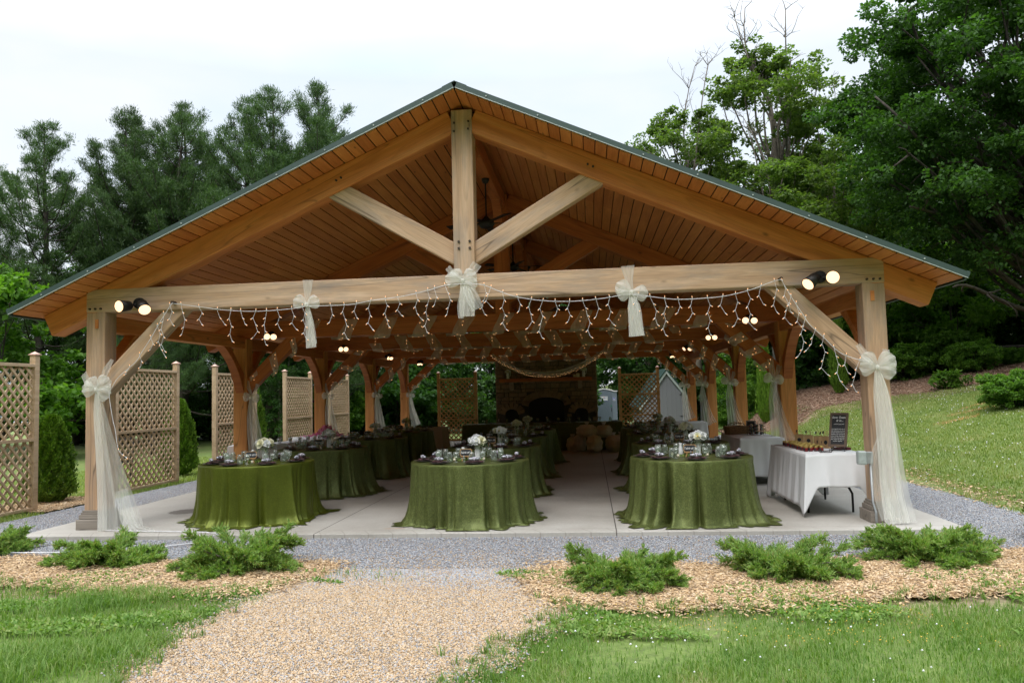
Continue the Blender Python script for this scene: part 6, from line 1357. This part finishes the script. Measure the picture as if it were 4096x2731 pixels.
# weeds along the bed edges
W = samp(22000, -4.5, 5.2, -4.0, -2.2); W = W[(~inpoly(W, PATH)) & (vnoise(W, 5, 31) > .12)]; W = W[:6500]; n = len(W)
C0 = np.repeat(np.stack([W[:, 0], W[:, 1], np.full(n, GZ0+.01)], 1), 7, 0)+rs.normal(size=(n*7, 3))*np.array([.018, .018, .006]); D = unit(rs.normal(size=(n*7, 3))*np.array([1, 1, .35])+np.array([0, 0, .45])); U = unit(np.cross(D, np.array([0, 0, 1.])+rs.normal(size=(n*7, 3))*.3)); ln = rs.uniform(.012, .045, n*7); V, F = leafquads(C0, D, U, ln, ln*.5)
tag(npmesh('clover_weeds', V, F, L_GRASS), kind='stuff')
E1 = []
for poly in (PATH[6:], BEDL[6:], BEDR[5:10]):
    for i in range(len(poly)-1):
        a, b = np.array(poly[i]), np.array(poly[i+1]); m = int(np.linalg.norm(b-a)*22); tt = rs.uniform(0, 1, (m, 1)); E1.append(a*(1-tt)+b*tt+rs.normal(size=(m, 2))*.11)
E1 = np.concatenate(E1); E1 = E1[(E1[:, 1] > -5) & (E1[:, 1] < -2.2)]; E1 = np.repeat(E1, 16, 0)+rs.normal(size=(len(E1)*16, 2))*.014
grass('edge_tufts', E1, .065, .0026, L_GRASS, np.full(len(E1), GZ0+.005), 1.0)
def dots(name, P, h, s_, mat, zf):
    n = len(P); pebl = []; base = np.array([[1, 0, 0], [0, 1, 0], [-1, 0, 0], [0, -1, 0], [0, 0, 1], [0, 0, -1]], float); V = base[None]*(s_*rs.uniform(.6, 1.3, n))[:, None, None]+np.stack([P[:, 0], P[:, 1], zf+h*rs.uniform(.6, 1.2, n)], 1)[:, None, :]
    f = np.array([[0, 1, 4], [1, 2, 4], [2, 3, 4], [3, 0, 4], [1, 0, 5], [2, 1, 5], [3, 2, 5], [0, 3, 5]]); F = (np.arange(n)[:, None, None]*6+f[None]).reshape(-1, 3); tag(npmesh(name, V.reshape(-1, 3), F, mat), kind='stuff')
W = samp(90, .5, 5.2, -5, -3.4); W = W[~inpoly(W, PATH)]; dots('clover_flowers', W, .055, .0065, M_PETAL, np.full(len(W), GZ0)); W = samp(700, .9, 5, -4.2, -3.1); W = W[vnoise(W, 3, 41) > 0]; dots('yellow_flowers', W, .045, .0042, M_YEL, np.full(len(W), GZ0))
# hillside lawn
P = samp(230000, 5.9, 16, .4, 16.5); lowc = 6.45+.25*vnoise(P, 1.5, 51); ok = (P[:, 0] > lowc) & ~inpoly(P+.25*rs.normal(size=P.shape), HM) & (P[:, 0] < 3.2+.75*(P[:, 1]+9)); P = P[ok]; zf = np.array([gz(x, y) for x, y in P])-.005
grass('hillside_lawn', P, .055, .006, L_LAWN, zf, .6)
W = samp(900, 6.4, 13, 1, 14); W = W[~inpoly(W, HM) & (W[:, 0] < 3.2+.75*(W[:, 1]+9)) & (vnoise(W, .8, 60) > -.1)]; dots('clover_flowers', W, .055, .010, M_PETAL, np.array([gz(x, y) for x, y in W]))
P = samp(60000, -10.5, -6.45, -1.3, 12); ok = ~((P[:, 0] > -7.7) & (P[:, 1] > 1.6) & (P[:, 1] < 3.4)); P = P[ok]; grass('left_lawn', P, .06, .005, L_LAWN, np.full(len(P), GZ0-.02), .6)

# added unseen leaf mass behind the viewer, blocks low sky light
n = 26000; a = rs.uniform(R_(150), R_(390), n); rad = rs.uniform(28, 38, n); zz = rs.uniform(0, 1, n)**.8*(17+3*np.sin(a*9)+2*np.sin(a*23)); C_ = np.stack([rad*np.cos(a)+2, rad*np.sin(a)-2, zz], 1); D = randu(rs, n); U = unit(np.cross(D, randu(rs, n))); ln = rs.uniform(.8, 2.0, n); V, F = leafquads(C_, D, U, ln, ln*.8)
tag(npmesh('light_blocking_woods', V, F, L_WOOD), kind='stuff')
